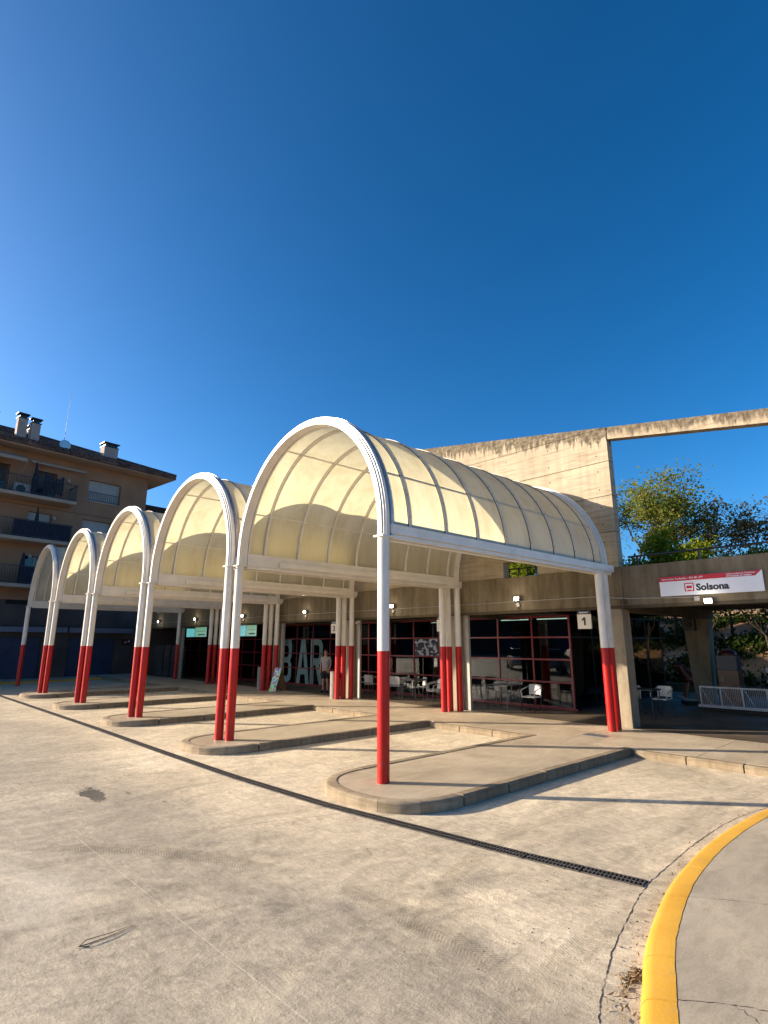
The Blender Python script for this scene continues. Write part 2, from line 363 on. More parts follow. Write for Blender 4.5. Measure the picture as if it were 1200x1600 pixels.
M['footway'] = paving_mat('footway_concrete', (.36, .32, .265), (.46, .41, .34), (.55, .495, .41))
M['kerb'] = concrete('kerb_concrete', (.20, .165, .12), (.30, .25, .19), (.41, .35, .275), 'h', .45)
M['wallc'] = concrete('board_marked_concrete_tall', (.31, .27, .215), (.39, .345, .275), (.46, .41, .335), 'h', .25)
M['wallc2'] = concrete('board_marked_concrete_weathered', (.30, .26, .205), (.38, .335, .27), (.45, .40, .33), 'h', .25, drip=(6.96, .166, .62))
M['tie'] = concrete('board_marked_concrete_tie_beam', (.26, .22, .175), (.35, .30, .24), (.42, .37, .30), 'h', .3, drip=(6.96, .166, .40))
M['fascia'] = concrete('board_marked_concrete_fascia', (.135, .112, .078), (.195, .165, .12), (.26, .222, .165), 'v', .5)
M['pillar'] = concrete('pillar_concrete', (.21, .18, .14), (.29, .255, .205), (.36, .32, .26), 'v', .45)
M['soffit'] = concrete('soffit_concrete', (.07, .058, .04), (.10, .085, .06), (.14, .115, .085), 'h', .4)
M['white'] = plain('white_enamel_paint', (.69, .645, .575), .35, 0, .04, 3, .35)
def red_mat():
    mt, t, p, n, l = newmat('red_enamel_paint'); b = NB(t); w = b.world(); z = b.sep(w)[2]
    col = b.ramp(b.noise(w, 4, 5), [(.3, (.38, .004, .003)), (.7, (.47, .006, .004))])
    low = b.math('MULTIPLY', b.math('SUBTRACT', .62, z), 2.2, clamp=True)
    sc = b.ramp(b.noise(b.mapv(w, (22, 22, 7)), 1.0, 5, .75), [(.50, 0.0), (.64, 1.0)])
    col = b.mix(b.math('MULTIPLY', low, b.math('MULTIPLY', sc, .55)), col, (.20, .09, .06))
    chip = b.ramp(b.noise(w, 30, 3, .6), [(.70, 0.0), (.73, 1.0)]); col = b.mix(b.math('MULTIPLY', chip, .5), col, (.16, .03, .02))
    l.new(col, p.inputs['Base Color']); p.inputs['Roughness'].default_value = .34; p.inputs['Specular IOR Level'].default_value = .4; return mt
M['red'] = red_mat()
M['galv'] = plain('galvanised_steel', (.42, .42, .43), .4, .8, .08, 8)
M['strip'] = plain('rib_cap_strip', (.66, .56, .44), .6, 0, .05, 6)
M['gasket'] = plain('black_rubber_gasket', (.04, .032, .025), .85, 0, .06, 6, .15)
M['panel'] = panel_mat()
M['pbolt'] = plain('bolt_steel', (.14, .11, .09), .5, .5)
M['jamb'] = plain('grey_jamb_paint', (.33, .31, .27), .5, 0, .05, 5)
M['redframe'] = plain('dark_red_window_steel', (.23, .010, .012), .4, 0, .08, 5)
M['glass'] = glass_mat()
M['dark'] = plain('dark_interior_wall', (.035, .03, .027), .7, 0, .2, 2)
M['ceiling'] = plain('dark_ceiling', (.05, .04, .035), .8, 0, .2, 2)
M['black'] = plain('black_steel', (.02, .02, .022), .4, .3, .1, 8)
M['yellow'] = None
def yellow_mat():
    mt, t, p, n, l = newmat('yellow_road_paint'); b = NB(t); w = b.world()
    f = b.noise(w, 2.2, 5, .6); col = b.ramp(f, [(.3, (.47, .245, .022)), (.7, (.57, .315, .04))])
    g = b.noise(w, 38, 5, .8); col = b.mix(b.ramp(g, [(.62, 0.0), (.76, .5)]), col, (.36, .24, .09))
    w2 = b.noise(w, 7, 5, .75); col = b.mix(b.ramp(w2, [(.56, 0.0), (.74, .55)]), col, (.36, .26, .13))
    l.new(col, p.inputs['Base Color']); p.inputs['Roughness'].default_value = .55; l.new(b.bump(g, .5, .006), p.inputs['Normal']); return mt
M['yellow'] = yellow_mat()
M['apt'] = plain('tan_render', (.28, .155, .09), .9, 0, .07, .8, .2, .3)
M['apt_low'] = plain('grey_ground_floor_render', (.075, .060, .052), .85, 0, .12, .8, .2, .3)
M['apt_band'] = plain('pale_eave_render', (.33, .25, .19), .9, 0, .05, 1)
M['shutter_w'] = plain('white_roller_shutter', (.34, .315, .285), .6, 0, .04, 2)
M['shutter_b'] = plain('navy_roller_shutter', (.020, .038, .085), .55, .1, .12, 2)
M['tile'] = plain('brown_roof_tile', (.085, .045, .03), .85, 0, .35, 3)
M['chim'] = plain('chimney_render', (.36, .28, .24), .9, 0, .08, 2)
M['dkglass'] = plain('dark_window', (.012, .014, .017), .1, 0, .1, 2)
M['navy'] = plain('navy_cloth', (.012, .013, .028), .9, 0, .1, 4)
M['awn'] = plain('grey_blue_awning_box', (.12, .135, .18), .5, 0, .05, 3)
M['striped'] = plain('cream_awning_cloth', (.27, .21, .16), .9)
M['skin'] = plain('skin', (.40, .22, .15), .55, 0, .05, 20)
M['shirt'] = plain('white_shirt_cloth', (.34, .31, .29), .9, 0, .05, 12)
M['shorts'] = plain('black_shorts_cloth', (.012, .012, .015), .9)
M['hair'] = plain('dark_hair', (.02, .014, .01), .7)
M['signw'] = plain('white_sign_panel', (.74, .73, .75), .35, 0, .015, 2)
M['signc'] = plain('cream_number_panel', (.66, .60, .50), .5, 0, .02, 3)
M['signr'] = plain('crimson_sign_print', (.52, .008, .025), .4, 0, .03, 3)
M['ink'] = plain('black_sign_print', (.012, .012, .016), .5)
M['teal'] = plain('pale_teal_vinyl', (.20, .30, .27), .7, 0, .05, 2)
M['lamp'] = emit('lamp_lens', (1.0, .93, .8), 8)
M['tubelight'] = emit('fluorescent_tube', (.72, 1.0, .80), .6)
M['screen1'] = emit('screen_cyan', (.12, .52, .55), .33)
M['screen2'] = emit('screen_green', (.14, .40, .24), .28)
M['bin'] = plain('grey_concrete_bin', (.23, .20, .175), .8, 0, .1, 6, .3, .4)
M['chairw'] = plain('white_chair_plastic', (.46, .44, .40), .45, 0, .03, 10)
M['wood'] = plain('brown_table_wood', (.20, .085, .03), .5, 0, .2, 6)
M['bark'] = plain('tree_bark', (.055, .04, .028), .9, 0, .3, 12, .2, .8)
M['leafA'] = leafmat('leaves_green_russet', (.07, .10, .022), (.13, .17, .035), (.26, .12, .06))
M['leafB'] = leafmat('leaves_yellow_green', (.09, .12, .012), (.17, .20, .022), (.26, .27, .035))
M['leafC'] = leafmat('leaves_sparse_russet', (.06, .075, .03), (.12, .11, .05), (.24, .12, .08))
M['leafD'] = leafmat('leaves_dark', (.012, .02, .006), (.028, .045, .012), (.07, .10, .025))
M['soil'] = paving_mat('dry_earth', (.10, .055, .03), (.32, .20, .115), (.50, .34, .21))
M['asph'] = plain('asphalt', (.05, .05, .052), .9, 0, .2, 3)
M['drygrass'] = plain('dry_plant', (.17, .105, .045), .9, 0, .2, 9)
M['vent_r'] = plain('red_ride_plastic', (.07, .008, .01), .35)
M['vent_o'] = plain('orange_ride_plastic', (.12, .04, .012), .35)
M['vent_b'] = plain('blue_ride_plastic', (.012, .018, .05), .35)
M['grille'] = plain('white_railing_steel', (.38, .37, .39), .45, .3, .05, 6)

# ------------------------------------------------------------------ layout constants
V0, PT, WD, UF, ROWSK = 5.833, 4.525, 4.324, 5.26, -0.0260
ZC, ZS, RC = 3.40, 3.60, WD / 2
FZ = (12.3, 5.65); RZ = 0.0265                      # facade frame: local x = depth, local y = along the row
def FP(s, t, z=0):
    y = s - FZ[1]; return (FZ[0] + t * math.cos(RZ) - y * math.sin(RZ), FZ[1] + t * math.sin(RZ) + y * math.cos(RZ), z)

# ------------------------------------------------------------------ ground
g = MB(); g.add([(-300, -300, 0), (400, -300, 0), (400, 400, 0), (-300, 400, 0)], [(0, 1, 2, 3)])
tag(g.build('ground', M['yard']), 'bare concrete bus yard with tyre marks and stains', kind='structure')

# platform pavement in front of and below the station, with kerb stones
pv = empty('pavement', (FZ[0], FZ[1], 0), RZ); tag(pv, 'raised concrete platform running along the station front', kind='structure')
mb = MB(); mb.box(-2.22, 0.02, -26, 29.5, .0, .12); mb.build('platform_slab', M['paving'], pv)
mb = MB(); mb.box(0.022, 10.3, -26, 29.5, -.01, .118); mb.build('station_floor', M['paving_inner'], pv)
mb = MB(); mb.box(-.5, -.5 + .34, -.03, .45, .1205, .1225); mb.build('drain_cover', M['galv'], pv, (-1.05, -.02, 0))
# slab joints on the platform (recessed gaps filled dark, each a thin inset)
mb = MB()
for s in range(-3, 13): mb.box(-2.2, 0.0, s * 2.3 + .4, s * 2.3 + .415, .1203, .1212)
mb.box(-1.1, -1.085, -20, 28, .1203, .1211)
mb.build('slab_joints', M['kerb'], pv)

ISL = [(V0 - .1 + PT * k, 1.02 if k == 0 else .86, 4.56 - .10 * k) for k in range(5)]
kerb_me = {}
def kerb_mesh(L, key):
    if key not in kerb_me:
        mb = MB(); prof = [(-.075, 0), (.075, 0), (.075, .128), (.06, .131), (-.045, .131), (-.075, .105)]
        path = [((0, y, 0), (1, 0, 0), (0, 0, 1)) for y in (0, L)]
        kerb_me[key] = mb.sweep(path, prof).mesh('kerb_stone', M['kerb'])
    return kerb_me[key]
rnd = random.Random(3)
def kerb_line(a, b, parent, hscale=None, length=1.0):
    """kerb stones from a to b; outside face on the left of the direction"""
    a = Vector((*a, 0)); b = Vector((*b, 0)); d = b - a; L = d.length; n = max(1, round(L / length)); st = L / n
    rz = math.atan2(d.y, d.x) - math.pi / 2
    for i in range(n):
        p = a + d * (i / n)
        o = link('kerb_stone', kerb_mesh(st - .02, round(st, 2)), parent, (p.x, p.y, rnd.uniform(-.004, .003)), rz + rnd.uniform(-.004, .004))
        if hscale: o.scale = (1, 1, hscale[0] + (hscale[1] - hscale[0]) * (i + .5) / n)
for k, (cv, hw, ut) in enumerate(ISL):
    near, far = cv - hw, cv + hw; uend = FZ[0] - 2.226 - RZ * (cv - FZ[1])
    isl = empty('traffic_island', (ut, cv, 0))
    tag(isl, ['wide kerbed island with rounded nose holding the nearest single red post', 'kerbed island under the second pair of red posts from the right',
              'kerbed island under the third pair of red posts', 'thin far kerbed island under the fourth pair of red posts', 'farthest kerbed island beside the leftmost red posts'][k], 'traffic island', 'kerbed islands between the bus bays')
    # outline: nose is a half ellipse of length ~.95
    def out(off, n=18):
        pts = []
        hx = .98
        for i in range(n + 1):
            a = math.pi / 2 + math.pi * i / n
            ex = hx + off; ey = hw + off
            c, s = math.cos(a), math.sin(a)
            pts.append((hx + ex * math.copysign(abs(c) ** .85, c), ey * math.copysign(abs(s) ** .85, s)))
        return pts
    inner = [(uend - ut, hw - .15)] + out(-.15) + [(uend - ut, -hw + .15)]
    MB().prism(inner, 0, .122).build('island_top', M['paving'], isl)
    # nose kerbs
    N = 22; o_pts = out(0, N); i_pts = out(-.142, N)
    cuts = [0, 4, 8, 14, 18, N]
    for ci in range(len(cuts) - 1):
        mb = MB(); a, b_ = cuts[ci], cuts[ci + 1]
        op = [Vector((*o_pts[j], 0)) for j in range(a, b_ + 1)]; ip = [Vector((*i_pts[j], 0)) for j in range(a, b_ + 1)]
        # open joints
        op[0] = op[0].lerp(op[1], .03); ip[0] = ip[0].lerp(ip[1], .03)
        n = len(op); vs = []
        for j in range(n):
            d = (ip[j] - op[j]).normalized()
            for (q, z) in ((op[j], 0), (op[j], .098), (op[j] + d * .012, .120), (op[j] + d * .032, .129), (ip[j], .130), (ip[j], 0)): vs.append((q.x, q.y, z))
        fs = []
        for j in range(n - 1):
            for e in range(6): x = j * 6 + e; y = j * 6 + (e + 1) % 6; fs.append((y, x, x + 6, y + 6))
        fs.append(tuple(range(6))); fs.append(tuple(reversed(range((n - 1) * 6, n * 6))))
        mb.add(vs, fs).build('kerb_stone', M['kerb'], isl, smooth=True)
    kerb_line((uend - ut, -hw + .075), (.99, -hw + .075), isl)
    kerb_line((.99, hw - .075), (uend - ut, hw - .075), isl)
# kerb row along the platform between islands, low where it ramps
def tofz(u, v):
    x, y = u - FZ[0], v - FZ[1]; c, s = math.cos(-RZ), math.sin(-RZ); return (x * c - y * s, x * s + y * c)
edge_t = -2.295
for k in range(6):
    s_lo = (ISL[k - 1][0] + ISL[k - 1][1]) if k > 0 else -22.0
    s_hi = (ISL[k][0] - ISL[k][1]) if k < 5 else 33.5
    kerb_line((edge_t, s_lo - FZ[1] + .02), (edge_t, s_hi - FZ[1] - .02), pv, (.925, .925), .8)

# drainage channel
dr = empty('drain_channel', (4.78, 4, 0)); tag(dr, 'long black slotted drain grating running across the yard in front of the islands', 'drain')
def drain_u(v): return float(np.interp(v, [2.32, 3.5, 4.24, 5.85, 7.95, 10.56, 14.4, 25.1, 40], [4.97, 4.725, 4.62, 4.37, 4.22, 4.15, 4.08, 3.76, 3.4]))
seg_me = MB()
for i in range(15):
    y = i * .0333; seg_me.box(-.066, .066, y + .001, y + .0135, .0005, .0075)
seg_me.box(-.074, -.0665, 0, .496, 0, .009).box(.0665, .074, 0, .496, 0, .009).box(-.004, .004, 0, .494, 0, .008)
seg_me = seg_me.mesh('grating', plain('cast_iron_grating', (.085, .075, .068), .6, .4, .2, 20))
bed = MB()
v = 2.33; pr = None
while v < 33:
    u0, u1 = drain_u(v), drain_u(v + .5); ang = math.atan2(u1 - u0, .5)
    link('grating', seg_me, dr, (u0 - 4.78, v - 4, .0015), -ang)
    bed.add([(u0 - .078 - 4.78, v - 4, .0012), (u0 + .078 - 4.78, v - 4, .0012), (u1 + .078 - 4.78, v + .5 - 4, .0012), (u1 - .078 - 4.78, v + .5 - 4, .0012)], [(0, 1, 2, 3)])
    v += .5
bed.build('channel_bed', M['gasket'], dr)

# right footway with yellow kerb
def smooth_path(pts, n=8):
    out = []
    P = [Vector((*p, 0)) for p in pts]; P = [P[0] * 2 - P[1]] + P + [P[-1] * 2 - P[-2]]
    for i in range(1, len(P) - 2):
        for j in range(n):
            t = j / n; a, b, c, d = P[i - 1], P[i], P[i + 1], P[i + 2]
            out.append(.5 * ((2 * b) + (c - a) * t + (2 * a - 5 * b + 4 * c - d) * t * t + (3 * b - a - 3 * c + d) * t ** 3))
    out.append(P[-2]); return out
yk = smooth_path([(1.2, -.6), (2.0, .45), (2.6, 1.12), (3.02, 1.50), (3.25, 1.62), (3.47, 1.71), (4.02, 1.92), (4.87, 2.13), (5.5, 2.22), (6.12, 2.27), (7.0, 2.28), (8.03, 2.20), (8.7, 1.95), (9.15, 1.4), (9.3, .4), (9.35, -2), (9.4, -12)], 8)
def offset(path, d):
    out = []
    for i, p in enumerate(path):
        t = (path[min(i + 1, len(path) - 1)] - path[max(i - 1, 0)]).normalized(); nrm = Vector((t.y, -t.x, 0)); out.append(p + nrm * d)
    return out
mb = MB(); prof = ((0, 0), (.012, .035), (.035, .062), (.07, .075), (.185, .085), (.19, 0))
offs = [offset(yk, a) for a, z in prof]; n = len(prof); vs = []
jr = random.Random(5)
for i in range(len(yk)):
    for j, (a, z) in enumerate(prof):
        q = offs[j][i]; jj = jr.uniform(-.004, .004) if j in (0, 4) else 0; vs.append((q.x + jj, q.y + jj, z))
yo = empty('yellow_kerb', (4.8, 2.1, 0)); step = 9
for a in range(0, len(yk) - 1, step):
    e = min(a + step, len(yk) - 1); rows = [[Vector(vs[i * n + j]) for j in range(n)] for i in range(a, e + 1)]
    L = (rows[1][0] - rows[0][0]).length; t = min(.3, .006 / max(L, .01)); rows[0] = [p.lerp(q, t) for p, q in zip(rows[0], rows[1])]
    mb = MB(); k = len(rows); mb.add([tuple(p - Vector((4.8, 2.1, 0))) for row in rows for p in row], [(i * n + j, i * n + j + 1, (i + 1) * n + j + 1, (i + 1) * n + j) for i in range(k - 1) for j in range(n - 1)] + [tuple(range(n)), tuple(reversed(range((k - 1) * n, k * n)))])
    mb.build('kerb_stone', M['yellow'], yo, smooth=True)
tag(yo, 'curved yellow painted kerb sweeping along the right edge of the yard', 'kerb')
inn = offset(yk, .188); poly = [(p.x, p.y) for p in inn] + [(9.4, -30), (-20, -30), (-20, -.6)]
fo = MB().prism(poly, -.02, .083); fo.build('footway', M['footway']); tag(bpy.data.objects['footway'], 'grey concrete footway inside the yellow kerb', kind='structure')
# gutter strip crack beside yellow kerb and cracks in the footway
def ribbon(name, pts, w0, z, mt, jit=.012, parent=None, seed=1, label=None):
    r_ = random.Random(seed); P = smooth_path(pts, 14); P2 = []
    for p in P: P2.append(p + Vector((r_.uniform(-jit, jit), r_.uniform(-jit, jit), 0)))
    vs = []; fs = []
    for i, p in enumerate(P2):
        t = (P2[min(i + 1, len(P2) - 1)] - P2[max(i - 1, 0)]).normalized(); nr = Vector((-t.y, t.x, 0)); ww = w0 * r_.uniform(.25, 1.3) / 2
        vs += [(*(p + nr * ww).xy, z), (*(p - nr * ww).xy, z)]
    fs = [(2 * i, 2 * i + 1, 2 * i + 3, 2 * i + 2) for i in range(len(P2) - 1)]
    o = MB().add(vs, fs).build(name, mt, parent); tag(o, label or 'dark jagged crack in the concrete', kind='structure'); return o
crk = plain('crack_dirt', (.045, .035, .028), .95)
ribbon('ground_crack', [(2.2, 1.1), (2.75, 1.55), (3.09, 1.76), (3.37, 1.88), (3.79, 2.03), (4.36, 2.18), (4.97, 2.31), (5.6, 2.36), (6.21, 2.40), (7.0, 2.41), (7.59, 2.38), (8.3, 2.25)], .007, .0016, crk, .006, None, 4)
ribbon('footway_crack', [(3.44, 1.5), (3.6, 1.3), (3.72, 1.1), (3.9, .9), (4.1, .5)], .005, .0845, crk, .007, None, 6, 'thin crack across the footway')
ribbon('footway_crack', [(4.75, 1.96), (5.0, 1.6), (5.2, 1.2), (5.5, .6)], .004, .0845, crk, .008, None, 8, 'hairline joint across the footway')
ribbon('footway_crack', [(3.62, 1.28), (3.5, 1.1), (3.3, .98)], .004, .0845, crk, .012, None, 9, 'short crack forking off in the footway')
# dry leaves against the kerb
mb = MB(); r_ = random.Random(11)
for i in range(260):
    t = r_.random(); c = (3.62, 1.82) if t < .45 else ((3.5, 1.79) if t < .6 else None)
    if c: x = r_.gauss(c[0], .07); y = r_.gauss(c[1], .022)
    else:
        q = offset(yk, -abs(r_.gauss(.07, .08)))[r_.randint(24, 90)]; x, y = q.x + r_.uniform(-.03, .03), q.y
    a = r_.uniform(0, 6.3); l_ = r_.uniform(.006, .028); w_ = r_.uniform(.002, .006); z = r_.uniform(.002, .012)
    dx, dy = math.cos(a) * l_, math.sin(a) * l_; ex, ey = -math.sin(a) * w_, math.cos(a) * w_
    mb.add([(x - dx, y - dy, z), (x + ex, y + ey, z + .006), (x + dx, y + dy, z + r_.uniform(0, .02)), (x - ex, y - ey, z)], [(0, 1, 2, 3)])
tag(mb.build('dry_leaves', M['drygrass']), 'dry brown leaf litter caught against the yellow kerb', kind='stuff')
# twig in the yard
mb = MB(); mb.tube([(1.29, 4.36, .008), (1.36, 4.345, .014), (1.5, 4.36, .012), (1.66, 4.41, .006)], [.0035, .003, .0025, .0012], 5)
mb.tube([(1.29, 4.36, .008), (1.34, 4.40, .016), (1.5, 4.40, .012), (1.64, 4.42, .006)], [.003, .0025, .002, .001], 5); mb.tube([(1.29, 4.37, .006), (1.34, 4.32, .008)], .0025, 5)
tag(mb.build('twig', M['bark']), 'thin forked dry twig lying on the bare foreground concrete', 'twig')
# scattered grit
mb = MB(); r_ = random.Random(2)
for i in range(260):
    x = r_.uniform(1, 9); y = r_.uniform(1.9, 9)
    if r_.random() < .4: x = r_.uniform(3, 6); y = r_.uniform(2.0, 3)
    s_ = r_.uniform(.0025, .0065)
    mb.add([(x - s_, y, .001), (x + s_ * .5, y - s_, .001), (x + s_ * .6, y + s_, .001), (x, y, .001 + s_)], [(0, 1, 3), (1, 2, 3), (2, 0, 3)])
tag(mb.build('grit', plain('grit_stone', (.10, .08, .065), .9, 0, .4, 30)), 'small dark grit scattered over the yard', kind='stuff')

# ------------------------------------------------------------------ canopies
def arch_path(r, n=40, cx=RC, x=0.0):
    path = []
    path.append(((x, cx + RC, ZC + .02), (0, 1, 0), (1, 0, 0)))
    for i in range(n + 1):
        a = math.pi * i / n; c, s = math.cos(a), math.sin(a)
        path.append(((x, cx + RC * c, ZS + RC * s), (0, c, s), (1, 0, 0)))
    path.append(((x, cx - RC, ZC + .02), (0, -1, 0), (1, 0, 0)))
    return path
def make_canopy():
    root = empty('bus_canopy', (UF, V0, 0))
    pz0, pzr = .12, 1.80
    post_top = MB().tube([(0, 0, pzr), (0, 0, ZC)], .084, 24).mesh('post', M['white'], True)
    band = MB().tube([(0, 0, pz0), (0, 0, pzr - .001)], .0845, 24).mesh('red_band', M['red'], True)
    plate = MB().box(-.105, .105, -.098, .098, ZC, ZC + .022).mesh('cap_plate', M['white'])
    LEN = 6.68
    for (x, y) in ((0, 0), (0, WD), (6.38, 0), (6.62, 0), (6.67, WD)):
        p = link('post', post_top, root, (x, y, 0)); link('red_band', band, p)
        if x in (0,) or x > 6.5: link('cap_plate', plate, p)
    # end arches: stepped section
    for x, nm in ((0, 'front_arch'), (LEN - .02, 'rear_arch')):
        mb = MB(); mb.sweep(arch_path(RC, x=x), [(-.062, -.06), (.018, -.06), (.018, -.036), (.05, -.036), (.05, -.012), (.078, -.012), (.078, .05), (.055, .05), (.055, .12), (-.062, .12)] if x == 0 else [(-.062, -.14), (.05, -.14), (.05, -.05), (.078, -.05), (.078, .04), (-.062, .04)])
        a = mb.build(nm, M['white'], root, smooth=True)
        if x == 0:
            mb = MB(); mb.sweep(arch_path(RC, x=.085), [(.062, -.008), (.092, -.008), (.092, .03), (.062, .03)]); mb.build('flashing', M['galv'], a, smooth=True)
    # side beams and gutters
    for y, sg, nm in ((0, -1, 'gutter'), (WD, 1, 'gutter')):
        mb = MB(); a, b_ = sorted((y + sg * .018, y + sg * .094)); mb.box(.075, LEN + .28, a, b_, ZC + .055, ZC + .19)
        c, d = sorted((y + sg * .018, y + sg * .066)); mb.box(.09, LEN + .2, c, d, ZC - .01, ZC + .053)
        c, d = sorted((y + sg * .07, y + sg * .098)); mb.box(.073, LEN + .283, c, d, ZC + .172, ZC + .198)
        mb.build(nm, M['white'], root, bevel=.006)
        mb = MB(); c, d = sorted((y - sg * .078, y - sg * .004)); mb.box(.125, LEN - .082, c, d, ZC + .02, ZC + .27)
        c, d = sorted((y - sg * .08, y - sg * .008)); mb.box(.125, LEN - .082, c, d, ZC - .035, ZC + .018)
        mb.build('side_beam', M['white'], root, bevel=.005)
    mb = MB(); mb.box(.85, LEN - .5, WD - .135, WD - .079, ZC + .045, ZC + .145); mb.build('lamp_batten', M['white'], root, bevel=.006)
    mb = MB(); mb.box(LEN - .45, LEN - .02, -.03, WD * 0 + .03, ZC - .02, ZC - .005); mb.build('bracket', M['white'], root)
    # ribs
    ribx = [.155, .53] + [1.36 + .815 * i for i in range(7)]
    ribx = [x for x in ribx if x < LEN - .2] + [LEN - .12]
    rib_in = MB().sweep(arch_path(RC), [(-.06, -.019), (-.002, -.019), (-.002, -.004), (.012, -.004), (.012, .004), (-.002, .004), (-.002, .019), (-.06, .019)]).mesh('rib', M['white'], True)
    rib_gask = MB().sweep(arch_path(RC), [(.002, -.027), (.013, -.027), (.013, .027), (.002, .027)]).mesh('gasket', M['gasket'], True)
    rib_cap = MB().sweep(arch_path(RC), [(.014, -.024), (.024, -.024), (.024, .024), (.014, .024)]).mesh('cap_strip', M['strip'], True)
    bolts = MB()
    for i in range(19):
        a = math.pi * (i + .5) / 19; c, s = math.cos(a), math.sin(a); rr = RC + .027
        bolts.sphere((0, RC + rr * c, ZS + rr * s), .009, .009, .009, 6, 4)
    bolts = bolts.mesh('bolts', M['pbolt'], True)
    for x in ribx:
        r = link('rib', rib_in, root, (x, 0, 0)); link('gasket', rib_gask, r); link('cap_strip', rib_cap, r)
        o = link('bolts', bolts, r); o['kind'] = 'stuff'
    # purlins
    angs = [24, 66, 114, 156]
    edges = [-1.0] + angs + [181.0]
    for a in angs:
        c, s = math.cos(R(a)), math.sin(R(a))
        mb = MB(); p = Vector((0, RC + (RC - .016) * c, ZS + (RC - .016) * s))
        mb.bar(p + Vector((.06, 0, 0)), p + Vector((LEN - .08, 0, 0)), .026, .026); mb.build('purlin', M['white'], root)
    # panels, one sheet per bay and band
    cache = {}
    for i in range(len(ribx) - 1):
        L = ribx[i + 1] - ribx[i]
        for j in range(len(edges) - 1):
            key = (round(L, 3), j)
            if key not in cache:
                a0, a1 = edges[j], edges[j + 1]; n = max(3, int((a1 - a0) / 3.5)); mb = MB(); vs = []
                ptsr = []
                if j == 0: ptsr.append((RC, -(ZS - ZC - .12)))
                for q in range(n + 1):
                    a = R(a0 + (a1 - a0) * q / n); ptsr.append((RC * math.cos(a), RC * math.sin(a)))
                if j == len(edges) - 2: ptsr.append((-RC, -(ZS - ZC - .12)))
                for (py, pz) in ptsr: vs += [(0, RC + py, ZS + pz), (L, RC + py, ZS + pz)]
                cache[key] = mb.add(vs, [(2 * q, 2 * q + 1, 2 * q + 3, 2 * q + 2) for q in range(len(ptsr) - 1)]).mesh('roof_panel', M['panel'], True)
            link('roof_panel', cache[key], root, (ribx[i], 0, 0))
    return root
can = make_canopy()
idx = child_index()
labels = ['nearest and largest cream barrel-vaulted bus canopy on red and white posts', 'second cream barrel-vaulted canopy, just behind the nearest one',
          'middle one of the five cream vaulted bus canopies', 'fourth cream vaulted bus canopy, shown small towards the left', 'farthest vaulted bus canopy, grey in the shade at the left']
for k in range(5):
    c = can if k == 0 else copy_tree(can, None, idx)
    c.location = (UF + ROWSK * PT * k, V0 + PT * k, 0)
    tag(c, labels[k], 'bus canopy', 'vaulted canopies over the bus bays')

# ------------------------------------------------------------------ station building
st = empty('bus_station', (FZ[0], FZ[1], 0), RZ, 'low board-marked concrete bus station with red framed glazing and a tall raked wall', 'bus station')
def SP(name, mb, mt, loc=(0, 0, 0), **k): return mb.build(name, mt, st, loc, **k)
Y = lambda s: s - FZ[1]
FT, FB = 3.575, 2.715
# fascia: lengths cast between the pillars
cuts = [-20, -8, -2.2, 5.62, 10.25, 14.85, 19.45, 24.05, 28.65, 33.3]
for a, b_ in zip(cuts[:-1], cuts[1:]):
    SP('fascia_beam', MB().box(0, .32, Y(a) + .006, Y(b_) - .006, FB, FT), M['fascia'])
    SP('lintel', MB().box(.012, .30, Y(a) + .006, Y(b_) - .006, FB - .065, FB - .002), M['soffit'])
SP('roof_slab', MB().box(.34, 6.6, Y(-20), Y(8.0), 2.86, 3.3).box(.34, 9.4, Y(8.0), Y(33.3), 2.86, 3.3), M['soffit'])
for s in [10.25, 14.85, 19.45, 24.05, 28.65, -2.2]:
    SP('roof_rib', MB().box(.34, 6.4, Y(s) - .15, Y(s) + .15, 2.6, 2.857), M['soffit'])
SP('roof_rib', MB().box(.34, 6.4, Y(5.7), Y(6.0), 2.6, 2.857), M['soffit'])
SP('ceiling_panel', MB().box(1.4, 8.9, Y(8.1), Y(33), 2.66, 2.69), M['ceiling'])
# pillars
for k in range(6):
    s = 5.70 + 4.6 * k
    w_ = .47 if k == 0 else .36
    SP('pillar', MB().box(.02, .42 if k == 0 else .12, 0, w_, .115, FB - .068), M['pillar'], (0, Y(s), 0), bevel=.012)
    if k > 0: SP('jamb', MB().box(.122, .2, 0, .2, .115, FB - .067), M['jamb'], (0, Y(s) - .202, 0))
    SP('jamb', MB().box(.122, .2, 0, .13, .115, FB - .067), M['jamb'], (0, Y(s) + w_ + .01, 0))
SP('pillar', MB().box(-.0, .5, 0, .5, .115, FB - .068), M['pillar'], (0, Y(-2.4), 0), bevel=.012)
# rear columns
for s, t in ((6.1, 6.2), (1.6, 6.2)):
    mb = MB(); mb.add([(-.2, -.22, .115), (.2, -.22, .115), (.2, .22, .115), (-.2, .22, .115), (-.24, -.36, 2.86), (.24, -.36, 2.86), (.24, .36, 2.86), (-.24, .36, 2.86)],
       [(3, 2, 1, 0), (4, 5, 6, 7), (0, 1, 5, 4), (1, 2, 6, 5), (2, 3, 7, 6), (3, 0, 4, 7)]); SP('rear_column', mb, M['pillar'], (t, Y(s), 0))
# interior shell
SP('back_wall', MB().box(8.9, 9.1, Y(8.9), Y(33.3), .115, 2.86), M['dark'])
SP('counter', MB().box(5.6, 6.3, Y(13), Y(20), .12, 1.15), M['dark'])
SP('partition', MB().box(2.3, 8.9, Y(24.2), Y(24.3), .12, 2.66), M['dark'])
